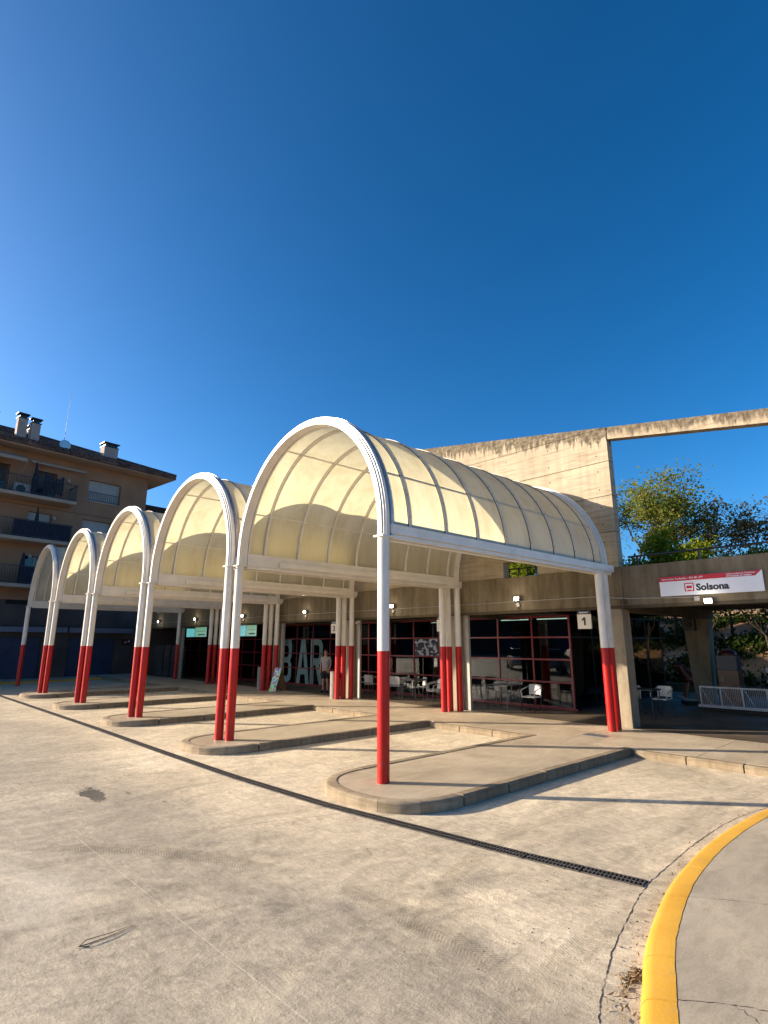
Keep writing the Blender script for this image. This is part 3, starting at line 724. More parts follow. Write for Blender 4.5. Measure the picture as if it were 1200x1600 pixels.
# tall raked wall, one object per cast lift, small open joints between
s_r, s_l = 5.67, 15.2
def topz(s): return 6.96 + .166 * Y(s)
def lift(z0, z1, sa=s_r, sb=s_l, mt='wallc', name='wall_lift'):
    g_ = .008
    SP(name, MB().box(.02, .27, Y(sa), Y(sb), z0 + g_, z1 - g_), M[mt])
lift(3.575, 4.42, 8.78, s_l); lift(3.575, 4.42, s_r, 7.75)
SP('wall_lift', MB().box(.021, .269, Y(7.752), Y(8.778), 4.0, 4.412), M['wallc'])
lift(4.42, 5.28); lift(5.28, 6.12)
# upper lift with raked joint, then stained raked band
def raked(name, za0, za1, zb0, zb1, sa, sb, mt, t0=.02, t1=.27):
    vs = [(t, Y(s), z) for t in (t0, t1) for (s, z) in ((sa, za0), (sb, zb0), (sb, zb1), (sa, za1))]
    SP(name, MB().add(vs, [(0, 3, 2, 1), (4, 5, 6, 7), (0, 1, 5, 4), (1, 2, 6, 5), (2, 3, 7, 6), (3, 0, 4, 7)]), M[mt])
SP('wall_lift', MB().box(.02, .27, Y(s_r), Y(s_l), 6.128, 6.955), M['wallc2'])
raked('wall_lift', 6.966, 6.975, 6.966, topz(s_l), s_r + .06, s_l, 'wallc2')
SP('wall_lift', MB().box(.02, .27, Y(s_l) + .01, Y(33.3), 3.583, 4.412), M['wallc'])
SP('joint_backing', MB().box(.035, .255, Y(s_r) + .015, Y(s_l) - .01, 4.40, 6.97), M['soffit'])
# tie beam to the right
raked('tie_beam', topz(s_r - .02) - .30, topz(s_r - .02), topz(-9) - .30, topz(-9), s_r - .02, -9, 'tie', .03, .26)
SP('end_pier', MB().box(.02, .27, Y(-9.3), Y(-9), 3.575, topz(-9)), M['wallc'])
# tie-rod holes
mb = MB()
for z in (4.18, 4.6, 5.02, 5.45, 5.9, 6.3, 6.75):
    for s in np.arange(5.95, 15, 1.28 if z > 5 else 1.5):
        mb.tube([(.0145, Y(s), z), (.019, Y(s), z)], .016, 8)
o = SP('tie_rod_holes', mb, M['gasket']); o['kind'] = 'stuff'
# terrace railings
mb = MB(); mb.tube([(.16, Y(5.5), 3.80), (.16, Y(-9), 3.80)], .022, 8)
for s in np.arange(5.3, -9, -1.27): mb.box(.14, .18, Y(s) - .02, Y(s) + .02, 3.575, 3.80)
SP('terrace_handrail', mb, M['black'])
mb = MB(); mb.bar((.5, Y(9.2), 3.86), (.5, Y(7.4), 3.86), .03); mb.bar((.5, Y(9.2), 3.62), (.5, Y(7.4), 3.62), .03)
for s in np.arange(7.5, 9.2, .28): mb.bar((.5, Y(s), 3.56), (.5, Y(s), 3.86), .02)
SP('opening_railing', mb, M['black'])
# glazed fronts
GT = 2.0
zs = [.17, .83, 1.44, 2.05, 2.63]
mull = [8.06 + 1.178 * i for i in range(22)]
gf = SP('glazed_front', MB().box(GT + .02, GT + .05, Y(8.0), Y(33.2), .116, .172), M['redframe'])
mm = MB().box(-.03, .03, -.022, .022, .173, 2.66).mesh('mullion', M['redframe'])
for s in mull: link('mullion', mm, gf, (GT, Y(s), 0))
tm = MB().box(-.024, .024, .024, 1.154, -.021, .021).mesh('transom', M['redframe'])
for i in range(len(mull) - 1):
    for z in zs: link('transom', tm, gf, (GT, Y(mull[i]), z + (.006 if z < .2 else 0)))
for i in range(len(mull) - 1):
    if i in (13, 14, 17, 18): continue                   # open doorways of the far bays
    for a, b_ in zip(zs[:-1], zs[1:]):
        link('pane', MB().box(-.004, .004, .024, 1.154, .023, b_ - a - .023).mesh('pane', M['glass']), gf, (GT, Y(mull[i]), a))
# glass return beside the passage
gr = SP('glass_return', MB().box(GT + .06, 8.9, Y(8.05), Y(8.10), .116, .16), M['black'])
for t in (3.3, 4.6, 5.9, 7.2, 8.5):
    link('post_frame', MB().box(-.02, .02, -.02, .02, .161, 2.66).mesh('post_frame', M['black']), gr, (t, Y(8.075), 0))
for t0 in (2.08, 3.3, 4.6, 5.9, 7.2):
    L = 1.24
    for a, b_ in ((.17, 2.03), (2.07, 2.65)):
        link('pane', MB().box(.022, L - .0, -.004, .004, 0, b_ - a).mesh('pane', M['glass']), gr, (t0, Y(8.075), a))
link('transom', MB().box(2.06, 8.9, -.019, .019, 2.032, 2.068).mesh('transom', M['black']), gr, (0, Y(8.075), 0))
# far wall panels of the last bay
SP('end_panel', MB().box(.5, .56, Y(29.0), Y(32.9), .12, 1.75), M['apt_low'])
for i in range(3):
    SP('end_panel_rail', MB().box(.47, .498, Y(29.1), Y(31.4), .5 + .5 * i, .53 + .5 * i), M['black'])
for s in (29.6, 30.7, 31.6): SP('end_panel_post', MB().box(.46, .499, Y(s), Y(s) + .05, .12, 1.75), M['black'])
SP('end_wall', MB().box(.0, 9, Y(33.3), Y(33.6), .1, 3.3), M['apt_low'])

# text helper
def text_mesh(name, body, size, mt, bold=0.0, extrude=.0008, align='LEFT', sx=1.0):
    cu = bpy.data.curves.new(name, 'FONT'); cu.body = body; cu.size = size; cu.extrude = extrude; cu.offset = bold; cu.align_x = align; cu.resolution_u = 3
    tmp = bpy.data.objects.new('tmp_text', cu); COL.objects.link(tmp)
    bpy.context.view_layer.update()
    me = bpy.data.meshes.new_from_object(tmp.evaluated_get(bpy.context.evaluated_depsgraph_get()))
    me.name = name; bpy.data.objects.remove(tmp); bpy.data.curves.remove(cu)
    for v_ in me.vertices: v_.co.x *= sx
    me.materials.clear(); me.materials.append(mt); return me
# orientation of lettering on the facade: x -> -y (towards the right of the picture), y -> z, normal -> -x
TROT = Matrix(((0, 0, -1), (-1, 0, 0), (0, 1, 0))).to_euler()
def sign_text(name, body, size, mt, parent, y, z, x, **k):
    return link(name, text_mesh(name, body, size, mt, **k), parent, (x, y, z), rot=TROT)

# BAR vinyl letters on the glass, cut by the transoms
gl = GT - .012
def vinyl(letter, s_left, width, z0=.20, z1=2.05):
    """strokes in letter space (0..1, 0..1) as polygons"""
    polys = {
     'B': [[(0, 0), (.28, 0), (.28, 1), (0, 1)], [(.28, .84), (.62, .84), (.80, .88), (1, 1), (.28, 1)], [(.28, .84), (.60, .84), (.72, .79), (1, .86), (.9, .95), (.62, 1), (.28, 1)],
           [(.72, .62), (1, .60), (1, .88), (.72, .82)], [(.28, .46), (.68, .44), (.9, .52), (1, .62), (.72, .64), (.62, .58), (.28, .58)],
           [(.28, .58), (.62, .58), (.68, .52), (.28, .46)], [(.72, .16), (1, .12), (1, .42), (.8, .52), (.62, .50), (.72, .42)], [(.28, 0), (.68, 0), (.92, .05), (1, .14), (.72, .2), (.62, .14), (.28, .14)]],
     'A': [[(0, 0), (.27, 0), (.58, 1), (.34, 1)], [(.73, 0), (1, 0), (.66, 1), (.42, 1)], [(.22, .20), (.78, .20), (.75, .34), (.25, .34)]],
     'R': [[(0, 0), (.28, 0), (.28, 1), (0, 1)], [(.28, .86), (.62, .86), (.72, .82), (1, .86), (.88, .96), (.62, 1), (.28, 1)], [(.72, .60), (1, .58), (1, .87), (.72, .83)],
           [(.28, .42), (.62, .42), (.88, .46), (1, .58), (.72, .62), (.62, .57), (.28, .57)], [(.42, .43), (.70, .43), (1.04, 0), (.74, 0)]]}[letter]
    mb = MB()
    for zi in range(4):
        zl, zh = zs[zi] + .024, zs[zi + 1] - .024
        for P in polys:
            Q = [(p[0] * width, z0 + p[1] * (z1 - z0)) for p in P]
            for lim, sgn in ((zl, 1), (zh, -1)):
                out = []
                for i in range(len(Q)):
                    a, b_ = Q[i], Q[(i + 1) % len(Q)]; ia = (a[1] - lim) * sgn >= 0; ib = (b_[1] - lim) * sgn >= 0
                    if ia: out.append(a)
                    if ia != ib:
                        t = (lim - a[1]) / (b_[1] - a[1]); out.append((a[0] + (b_[0] - a[0]) * t, lim))
                Q = out
                if len(Q) < 3: break
            if len(Q) >= 3: mb.add([(0, -x, z) for x, z in Q], [tuple(range(len(Q)))])
    o = link('vinyl_letter', mb.mesh('vinyl_letter', M['teal']), gf, (gl - .001 * (ord(letter) % 3), Y(s_left), 0)); return o
vinyl('B', 22.25, .85); vinyl('A', 21.0, .92); vinyl('R', 20.0, .85)

# posters on the glass, as parts of the glazed front
pm, t_, p_, n_, l_ = newmat('poster_print'); b = NB(t_); f = b.noise(b.mapv(b.coords(), (1, 2.2, 3.0)), 2.2, 3, .5, .6)
l_.new(b.ramp(f, [(.44, (.015, .015, .018)), (.5, (.02, .02, .025)), (.54, (.45, .46, .5)), (.8, (.5, .5, .52))]), p_.inputs['Base Color'])
link('poster', MB().box(-.003, .003, -1.1, 0, 1.47, 2.02).mesh('poster', pm), gf, (gl, Y(13.9), 0))
mb = MB()
for i in range(7):
    a = i * .9; mb.tube([(0, .22 * math.cos(a) * .6, 1.65 + .045 * i + .05 * math.sin(a)), (0, .25 * math.cos(a + .9) * .6, 1.66 + .045 * i + .05 * math.sin(a + 1.3))], .018, 6)
link('window_graphic', mb.mesh('window_graphic', plain('red_white_vinyl', (.5, .12, .12), .6, 0, .5, 40)), gf, (gl, Y(15.3), 0))

# ------------------------------------------------------------------ things on and around the station
def fthing(name, s, t, z, label, cat, group=None): return empty(name, FP(s, t, z), RZ, label, cat, group)
# wall lamps
lamp_s = [(8.33, 3.0), (12.92, 3.02), (17.59, 3.02), (22.2, 3.02), (26.8, 3.02), (31.3, 3.02)]
lt = ['lit floodlight on the fascia above the first glazed bay, left of the number 1 sign', 'lit floodlight on the fascia just right of the nearest post, over the second bay', 'lit floodlight on the fascia above the word BAR',
      'lit floodlight on the fascia between the second pair of posts', 'lit floodlight above the brighter turquoise screen', 'farthest lit floodlight on the shaded end of the fascia']
hous = MB().box(-.12, -.05, -.075, .075, -.05, .05).box(-.05, 0, -.015, .015, -.02, .02).mesh('housing', M['galv'])
lens = MB().box(-.126, -.1205, -.066, .066, -.042, .042).mesh('lens', M['lamp'])
jb = MB().box(-.06, -.001, -.045, .045, -.20, -.11).mesh('junction_box', M['jamb'])
def lampthing(s, z, label, boxoff=None):
    r = fthing('flood_lamp', s, -.002, z, label, 'lamp', 'floodlights along the station fascia'); link('housing', hous, r); link('lens', lens, r, (0, 0, 0))
    l = bpy.data.lights.new('lamp_glow', 'POINT'); l.energy = 2.0; l.color = (1, .9, .75); l.shadow_soft_size = .05
    lo = bpy.data.objects.new('lamp_glow', l); COL.objects.link(lo); lo.parent = r; lo.location = (-.19, 0, 0)
    link('junction_box', jb, r, (0, 0, 0) if boxoff is None else boxoff)
for (s, z), lb in zip(lamp_s, lt): lampthing(s, z, lb)
lampthing(3.9, 2.72, 'lit floodlight directly below the white Solsona sign', (0, .22, .22))
mb = MB(); mb.tube([FP(33, -.012, 2.94), FP(20, -.012, 2.945), FP(10, -.012, 2.935), FP(6.3, -.012, 2.94), FP(5.5, -.012, 2.86), FP(4.15, -.012, 2.815)], .010, 6)
tag(mb.build('cable_conduit', M['jamb']), 'thin pale cable run along the concrete fascia linking the floodlights', 'cable')
# coiled cable end by the first pillar
mb = MB(); r_ = random.Random(4)
pts = [FP(5.62 + .07 * math.cos(a) + r_.uniform(-.01, .01), -.03, 2.79 + .05 * math.sin(a) + r_.uniform(-.01, .01)) for a in np.arange(0, 14, .6)]
mb.tube(pts, .006, 5); tag(mb.build('cable_coil', M['gasket']), 'small dark coil of cable at the top of the right concrete pillar', 'cable')

# Solsona sign
sg = fthing('station_sign', 3.87, -.045, 2.86, 'long white and red board reading Solsona on the concrete fascia', 'sign')
L, H = 1.88, .40
link('sign_board', MB().box(0, .04, -L / 2, L / 2, .0, H).mesh('sign_board', M['signw']), sg)
mb = MB().add([(0, L / 2, .30), (0, L / 2, H), (0, -L / 2 + .01, H), (0, -L / 2 + .12, .30)], [(0, 1, 2, 3)]); link('red_band', mb.mesh('red_band', M['signr']), sg, (-.002, 0, 0))
sign_text('lettering', 'Solsona', .185, M['ink'], sg, .235, .085, -.0035, bold=.007, sx=1.03)
sign_text('address_lettering', 'Carrer Joan Tordesillas - 973 481 377', .052, M['signw'], sg, L / 2 - .05, .332, -.0035, bold=.0008)
sign_text('agency_lettering', 'Generalitat de Catalunya', .044, M['signw'], sg, -.38, .354, -.0035, bold=.0004)
sign_text('agency_lettering', 'Terminals de viatgers', .044, M['signw'], sg, -.38, .314, -.0035, bold=.0012)
mb = MB()
for i in range(4): mb.box(0, .001, -.335 - .012 * i - .004, -.335 - .012 * i, .322, .382)
mb.box(0, .001, -.375, -.33, .315, .321); link('emblem', mb.mesh('emblem', M['signw']), sg, (-.004, 0, 0))
ic = link('bus_emblem', MB().box(0, .001, .275, .455, .075, .245).mesh('bus_emblem', M['signr']), sg, (-.0035, 0, 0))
mb = MB()
def rectyz(y0, y1, z0, z1): mb.box(0, .0008, y0, y1, z0, z1)
rectyz(.295, .435, .105, .118); rectyz(.295, .435, .205, .225); rectyz(.295, .312, .118, .205); rectyz(.418, .435, .118, .205); rectyz(.312, .418, .118, .134); rectyz(.305, .332, .09, .1045); rectyz(.398, .425, .09, .1045); rectyz(.312, .418, .19, .2045)
link('bus_outline', mb.mesh('bus_outline', M['signw']), ic, (-.0012, 0, 0))
# platform number signs
for num, s, lb in (('1', 6.62, 'square cream hanging sign with the number 1 beside the right post group'), ('2', 11.02, 'cream platform sign with the number 2, half hidden behind the middle posts'),
                   ('3', 16.0, 'cream hanging sign with the number 3 beside the BAR window')):
    ns = fthing('platform_sign', s, .05, 2.22, lb, 'sign', 'platform number signs')
    link('number_board', MB().box(0, .03, -.17, .17, 0, .335).mesh('number_board', M['signc']), ns)
    link('top_board', MB().box(0, .03, -.17, .17, .345, .41).mesh('top_board', M['ink']), ns)
    sign_text('lettering', 'ANDANA', .052, M['signw'], ns, .12, .36, -.002, bold=.001)
    if num == '1': link('number', MB().box(0, .001, -.035, .012, .08, .265).add([(0, .012, .265), (0, .06, .215), (0, .06, .175), (0, .012, .205)], [(0, 1, 2, 3)]).mesh('number', M['ink']), ns, (-.0025, 0, 0))
    else: sign_text('number', num, .25, M['ink'], ns, .085, .08, -.002, bold=.006, sx=1.15)
    link('hanger', MB().box(.01, .02, -.12, -.11, .41, .50).box(.01, .02, .11, .12, .41, .50).mesh('hanger', M['galv']), ns)
# fluorescent tubes inside and under the lintel
k = 0
for s in (9.0, 10.3, 13.3, 14.7, 18.2, 19.8):
    r = fthing('strip_light', s, 2.75, 2.60, ['lit strip light inside the first bay behind the number 1 sign', 'lit strip light behind the upper left panes of the first bay', 'lit strip light behind the window poster',
         'lit strip light behind the glass just right of the nearest post', 'lit strip light above the person in the BAR window', 'lit strip light directly over the letter A of BAR'][k], 'strip light', 'strip lights in the cafe'); k += 1
    link('lamp_body', MB().box(-.04, .04, -.52, .52, .01, .05).mesh('lamp_body', M['jamb']), r); link('tube', MB().tube([(0, -.5, -.005), (0, .5, -.005)], .014, 8).mesh('tube', M['tubelight']), r)
# turquoise screens
for s, w1, lb in ((28.35, 2.3, 'bright turquoise and green departure screen hanging in the far doorway'), (23.2, 1.6, 'dimmer turquoise screen hanging behind the second pair of posts')):
    r = fthing('hanging_screen', s, .75, 2.18, lb, 'screen', 'departure screens')
    link('screen_case', MB().box(0.002, .06, -w1 / 2 - .03, w1 / 2 + .03, -.03, .551).mesh('screen_case', M['black']), r)
    link('screen_face', MB().box(-.003, 0, w1 * .08, w1 / 2, 0, .48).mesh('screen_face', M['screen1']), r); link('screen_face', MB().box(-.003, 0, -w1 / 2, w1 * .06, 0, .48).mesh('screen_face', M['screen2']), r)
    link('screen_mark', MB().box(-.002, 0, -w1 * .42, -w1 * .1, .08, .13).box(-.002, 0, -w1 * .45, w1 * .0, .27, .285).mesh('screen_mark', M['ink']), r, (-.003, 0, 0))
    link('hanger', MB().box(.02, .04, -.4, -.38, .552, .60).box(.02, .04, .38, .4, .552, .60).mesh('hanger', M['black']), r)
# security camera
r = fthing('security_camera', 14.62, -.0, 2.56, 'small white security camera at the top of the pillar beside the red posts', 'camera')
link('camera_body', MB().tube([(-.16, -.05, -.02), (-.03, 0, .02)], .028, 10).mesh('camera_body', M['white'], True), r); link('bracket', MB().bar((-.05, 0, .02), (.02, 0, .04), .02).mesh('bracket', M['white']), r)

# bins
for s, t, lb in ((15.16, -.54, 'grey cylindrical litter bin between the red posts beside the person'), (19.70, -.54, 'grey cylindrical litter bin next to the colourful A-board')):
    r = fthing('litter_bin', s, t, .12, lb, 'litter bin', 'litter bins'); r.scale = (.8, .8, .92)
    link('bin_body', MB().tube([(0, 0, 0), (0, 0, .9)], .20, 20).mesh('bin_body', M['bin'], True), r); link('bin_rim', MB().tube([(0, 0, .901), (0, 0, .925)], .208, 20).mesh('bin_rim', M['bin'], True), r)
    link('bin_mouth', MB().tube([(0, 0, .926), (0, 0, .928)], .13, 16).mesh('bin_mouth', M['gasket']), r)
# A-board
am, t_, p_, n_, l_ = newmat('colourful_menu_print'); b = NB(t_); vo = n_.new('ShaderNodeTexVoronoi'); l_.new(b.coords(), vo.inputs['Vector']); vo.inputs['Scale'].default_value = 13
hsn = n_.new('ShaderNodeHueSaturation'); l_.new(vo.outputs['Color'], hsn.inputs['Color']); hsn.inputs['Saturation'].default_value = .95; hsn.inputs['Value'].default_value = .8; l_.new(hsn.outputs[0], p_.inputs['Base Color'])
r = empty('menu_board', FP(18.9, -.3, .12), .2, 'colourful printed folding A-board standing beside the letter B', 'menu board')
r.scale = (.85, .85, .85); link('front_panel', MB().bar((-.34, 0, 0), (0, 0, .98), .42, .02).mesh('front_panel', am), r); link('rear_panel', MB().bar((.34, 0, 0), (.018, 0, .98), .42, .02).mesh('rear_panel', M['wood']), r)
link('brace', MB().bar((-.16, .2, .45), (.16, .2, .45), .015).mesh('brace', M['black']), r)

# chairs and tables
def make_chair(loc, rz, label, group):
    r = empty('cafe_chair', loc, rz, label, 'chair', group); r.scale = (.86, .86, .86)
    lm, wm = M['black'], M['chairw']
    for x in (-.2, .2):
        for y in (-.2, .2): link('leg', MB().tube([(x * 1.12, y * 1.12, 0), (x * .95, y * .95, .43)], .012, 8).mesh('leg', lm), r)
    link('seat', MB().box(-.22, .22, -.22, .22, .43, .455).mesh('seat', wm), r)
    bk = MB()
    path = [((x_, .20 + .035 * (1 - (x_ / .2) ** 2), 0), (0, 1, 0), (0, 0, 1)) for x_ in np.linspace(-.2, .2, 7)]
    bk.sweep(path, [(-.01, .50), (.012, .50), (.05, .80), (.03, .80)]); link('backrest', bk.mesh('backrest', wm), r)
    for x in (-1, 1):
        link('armrest', MB().tube([(x * .19, .22, .44), (x * .22, .245, .76), (x * .255, .12, .70), (x * .255, -.10, .66), (x * .25, -.2, .62), (x * .21, -.2, .44)], .014, 8).mesh('armrest', wm), r)
    return r
def make_table(loc, rz, label, group, mt='wood', w=.35):
    r = empty('cafe_table', loc, rz, label, 'table', group); r.scale = (.88, .88, .88)
    link('tabletop', MB().box(-w, w, -w, w, .72, .745).mesh('tabletop', M[mt]), r)
    for x in (-1, 1):
        for y in (-1, 1): link('leg', MB().tube([(x * (w - .03), y * (w - .03), 0), (x * (w - .05), y * (w - .05), .719)], .013, 8).mesh('leg', M['black']), r)
    return r
CG, TG = 'white cafe chairs on the terrace', 'cafe tables on the terrace'
make_table(FP(9.6, .98, .12), RZ, 'dark square cafe table beside the lone white chair, first glazed bay', TG, 'black', .40)
for s, t, rz, lb in (
    (8.75, 1.0, RZ + math.pi, 'lone white armchair at the right of the dark table in the first bay'),
    (10.0, 1.5, RZ + .3, 'white armchair behind the dark table near the pale jamb'),
    (11.75, .55, RZ + 2.8, 'white armchair just left of the middle red posts, back to the yard'), (12.15, .95, RZ + 2.4, 'white armchair overlapping the one beside the middle posts'),
    (13.0, 1.2, RZ + 2.6, 'white chair below the black and white window poster'), (13.9, 1.1, RZ + .3, 'white chair just right of the nearest red post, facing left'),
    (15.15, 1.1, RZ + .2, 'white armchair immediately left of the nearest red post'), (16.1, 1.3, RZ - .4, 'white armchair beside the brown box in the second bay')):
    make_chair(FP(s, t, .12), rz + math.pi / 2, lb, CG)
make_table(FP(12.75, .75, .12), RZ, 'cafe table between the white chairs left of the middle posts', TG, 'black')
make_table(FP(14.6, 1.2, .12), RZ, 'cafe table hidden behind the nearest red post', TG, 'black')
r = empty('wooden_crate', FP(16.35, .9, .12), RZ, 'brown wooden planter box beside the second bay glazing', 'planter')
link('box_body', MB().box(-.2, .2, -.25, .25, 0, .45).mesh('box_body', M['wood']), r); link('box_rim', MB().box(-.22, .22, -.27, .27, .451, .48).mesh('box_rim', M['wood']), r)
make_table(FP(6.3, 2.3, .12), RZ, 'thin black table in the passage right of the concrete pillar', TG, 'black', .33)
make_chair(FP(6.6, 1.75, .12), RZ + 1.2, 'white armchair close behind the right concrete pillar', CG); make_chair(FP(6.15, 2.95, .12), RZ - 1.6, 'pale chair behind the black table in the passage', CG)
make_chair(FP(6.9, 2.9, .12), RZ + 2.2, 'white armchair nearest the dark glass return, left of the passage table', CG)

# passage: low white railing on a plinth, rides
r = empty('low_railing', FP(3.9, 4.6, .12), RZ, 'low white barred railing on a pale bottom rail under the station roof', 'railing')
link('top_rail', MB().box(-.02, .02, -1.9, 1.87, .60, .64).mesh('top_rail', M['grille']), r); link('bottom_rail', MB().box(-.06, .06, -1.9, 1.92, .10, .17).mesh('bottom_rail', M['grille']), r)
link('plinth', MB().box(-.03, .4, -1.85, 1.8, 0, .099).mesh('plinth', M['gasket']), r)
for y in (1.85, 1.35, .85, .3, -.3, -.9, -1.5, -1.88): link('rail_post', MB().box(-.018, .018, y - .018, y + .018, .171, .599).mesh('rail_post', M['grille']), r)
for a, b_ in ((1.83, 1.6), (1.3, 1.1), (.8, .6)): link('brace', MB().bar((-.01, a, .59), (-.01, b_, .18), .015).mesh('brace', M['grille']), r)
bars = MB().box(-.005, .005, -.004, .004, .171, .599).mesh('bar', M['grille'])
for y in np.arange(-1.84, 1.83, .042): link('bar', bars, r, (0.03, float(y), 0))
# rocking ride
r = empty('rocking_ride', FP(6.35, 6.2, .12), RZ + .6, 'dark red rocking horse ride standing in the shade by the rear column', 'ride')
mb = MB().sphere((0, 0, .72), .18, .34, .2).tube([(0, .15, .74), (0, .32, .95), (0, .36, 1.12)], [.15, .12, .10], 10).sphere((0, .44, 1.10), .08, .15, .09)
link('horse_body', mb.mesh('horse_body', M['vent_r'], True), r)
for x in (-.1, .1):
    for y in (-.22, .22): link('leg', MB().tube([(x, y, .62), (x * 1.3, y * 1.5, .2)], [.06, .04], 8).mesh('leg', M['vent_o'], True), r)
link('rocker', MB().tube([(-.14, -.5, .22), (-.14, -.2, .12), (-.14, .2, .12), (-.14, .5, .22)], .025, 8).tube([(.14, -.5, .22), (.14, -.2, .12), (.14, .2, .12), (.14, .5, .22)], .025, 8).mesh('rocker', M['chairw']), r)
link('ride_base', MB().box(-.25, .25, -.4, .4, 0, .1).mesh('ride_base', M['black']), r)
r = empty('toy_machine', FP(5.35, 6.0, .12), RZ, 'orange and blue coin toy machine standing behind the low white railing', 'vending machine')
link('cabinet', MB().box(-.25, .25, -.27, .27, .0, .62).mesh('cabinet', M['wood']), r); link('front_case', MB().box(-.24, .24, -.26, .26, .625, 1.02).mesh('front_case', M['vent_o']), r)
link('window_case', MB().box(-.22, .22, -.25, .25, 1.025, 1.42).mesh('window_case', M['vent_b']), r); link('top_dome', MB().sphere((0, 0, 1.45), .2, .24, .15).mesh('top_dome', M['vent_r'], True), r)
for i, y in enumerate((.14,)): link('coin_slot', MB().box(-.255, -.245, y - .05, y + .05, .70, .85).mesh('coin_slot', M['striped']), r)
r = empty('gumball_stand', FP(4.5, 6.4, .12), RZ, 'thin stand with two pale round globes in the dark of the passage', 'vending machine')
link('stand', MB().tube([(0, 0, 0), (0, 0, 1.0)], .03, 8).mesh('stand', M['black']), r)
for z in (.72, 1.03): link('globe', MB().sphere((0, 0, z), .08, .08, .08).mesh('globe', M['signw'], True), r)
# rear-column horn speaker
r = empty('loudspeaker', FP(6.2, 5.9, 2.45), RZ, 'small black loudspeaker high on the tapered rear column', 'loudspeaker')
link('speaker_box', MB().box(-.12, .0, -.14, .14, -.2, .15).mesh('speaker_box', M['black']), r); link('speaker_cone', MB().tube([(-.13, 0, -.03), (-.121, 0, -.03)], .08, 12).mesh('speaker_cone', M['gasket']), r)

# ------------------------------------------------------------------ person
def skin_obj(name, verts, edges, radii, mt, parent, root=0, sub=2):
    me = bpy.data.meshes.new(name); me.from_pydata(verts, edges, []); me.materials.append(mt)
    o = bpy.data.objects.new(name, me); COL.objects.link(o); o.parent = parent
    o.modifiers.new('skin', 'SKIN'); s_ = o.modifiers.new('sub', 'SUBSURF'); s_.levels = sub; s_.render_levels = sub
    sk = me.skin_vertices[0].data
    for i, rr in enumerate(radii): sk[i].radius = rr if isinstance(rr, tuple) else (rr, rr); sk[i].use_root = (i == root)
    return o
pr = empty('person', FP(17.3, .72, .12), RZ - math.pi / 2 + .45, 'person in white short-sleeved shirt and black shorts standing against the BAR window', 'person')
# local: faces -y ... front is -y after rotation towards the yard
V_ = [(0, 0, .93), (0, .01, 1.08), (0, .02, 1.25), (0, .01, 1.40), (0, 0, 1.48), (0, -.01, 1.56), (0, -.012, 1.66), (0, 0, 1.715),
      (.09, 0, .90), (.10, -.02, .50), (.11, .01, .10), (.12, -.08, .035), (.13, -.16, .02),
      (-.09, 0, .90), (-.10, .0, .50), (-.11, .03, .10), (-.13, -.05, .035), (-.14, -.13, .02),
      (.16, .01, 1.39), (.23, .03, 1.12), (.20, -.08, .90), (-.16, .01, 1.39), (-.24, .03, 1.12), (-.22, -.06, .88), (.19, -.12, .85), (-.21, -.09, .82)]
E_ = [(0, 1), (1, 2), (2, 3), (3, 4), (4, 5), (5, 6), (6, 7), (0, 8), (8, 9), (9, 10), (10, 11), (11, 12), (0, 13), (13, 14), (14, 15), (15, 16), (16, 17), (3, 18), (18, 19), (19, 20), (3, 21), (21, 22), (22, 23), (20, 24), (23, 25)]
R_ = [(.15, .11), (.145, .10), (.15, .10), (.12, .085), (.055, .055), (.07, .075), (.085, .098), (.06, .07), .088, .06, .042, .04, .028, .088, .06, .042, .04, .028, .055, .042, .032, .055, .042, .032, .034, .034]
skin_obj('body', V_, E_, R_, M['skin'], pr)
skin_obj('shirt', [(0, 0, .90), (0, .01, 1.08), (0, .02, 1.25), (0, .01, 1.41), (.17, .01, 1.40), (.23, .03, 1.20), (-.17, .01, 1.40), (-.235, .03, 1.20)], [(0, 1), (1, 2), (2, 3), (3, 4), (4, 5), (3, 6), (6, 7)],
         [(.175, .135), (.17, .125), (.175, .12), (.13, .10), .075, .066, .075, .066], M['shirt'], pr)
skin_obj('shorts', [(0, 0, .95), (0, 0, .86), (.10, 0, .80), (.115, -.01, .52), (-.10, 0, .80), (-.115, 0, .52)], [(0, 1), (1, 2), (2, 3), (1, 4), (4, 5)], [(.17, .13), (.16, .13), .108, .095, .108, .095], M['shorts'], pr)
link('hair', MB().sphere((0, .015, 1.70), .088, .10, .075, 14, 8).mesh('hair', M['hair'], True), pr)
link('shoe', MB().sphere((.13, -.08, .03), .05, .13, .04).mesh('shoe', M['ink'], True), pr); link('shoe', MB().sphere((-.135, -.05, .03), .05, .13, .04).mesh('shoe', M['ink'], True), pr)
for sx in (-1, 1):
    bx, by, bz = (.19, -.12, .85) if sx > 0 else (-.21, -.09, .82)
    for j in range(4): link('finger', MB().tube([(bx + (j - 1.5) * .016, by - .01, bz), (bx + (j - 1.5) * .017, by - .03, bz - .05), (bx + (j - 1.5) * .016, by - .02, bz - .085 + abs(j - 1.5) * .008)], [.009, .008, .006], 6).mesh('finger', M['skin'], True), pr)
    link('thumb', MB().tube([(bx - sx * .03, by - .01, bz + .01), (bx - sx * .045, by - .03, bz - .03)], [.010, .007], 6).mesh('thumb', M['skin'], True), pr)
pr.scale = (.88, .88, .87)
link('nose', MB().sphere((0, -.105, 1.625), .012, .016, .02).mesh('nose', M['skin'], True), pr)

# ------------------------------------------------------------------ apartment building
AP = (6.72, 34.37); AA = R(7.6)
ap = empty('apartment_building', (AP[0], AP[1], 0), AA, 'tan rendered apartment block with brown tiled roof, balconies and navy garage shutters', 'apartment building')
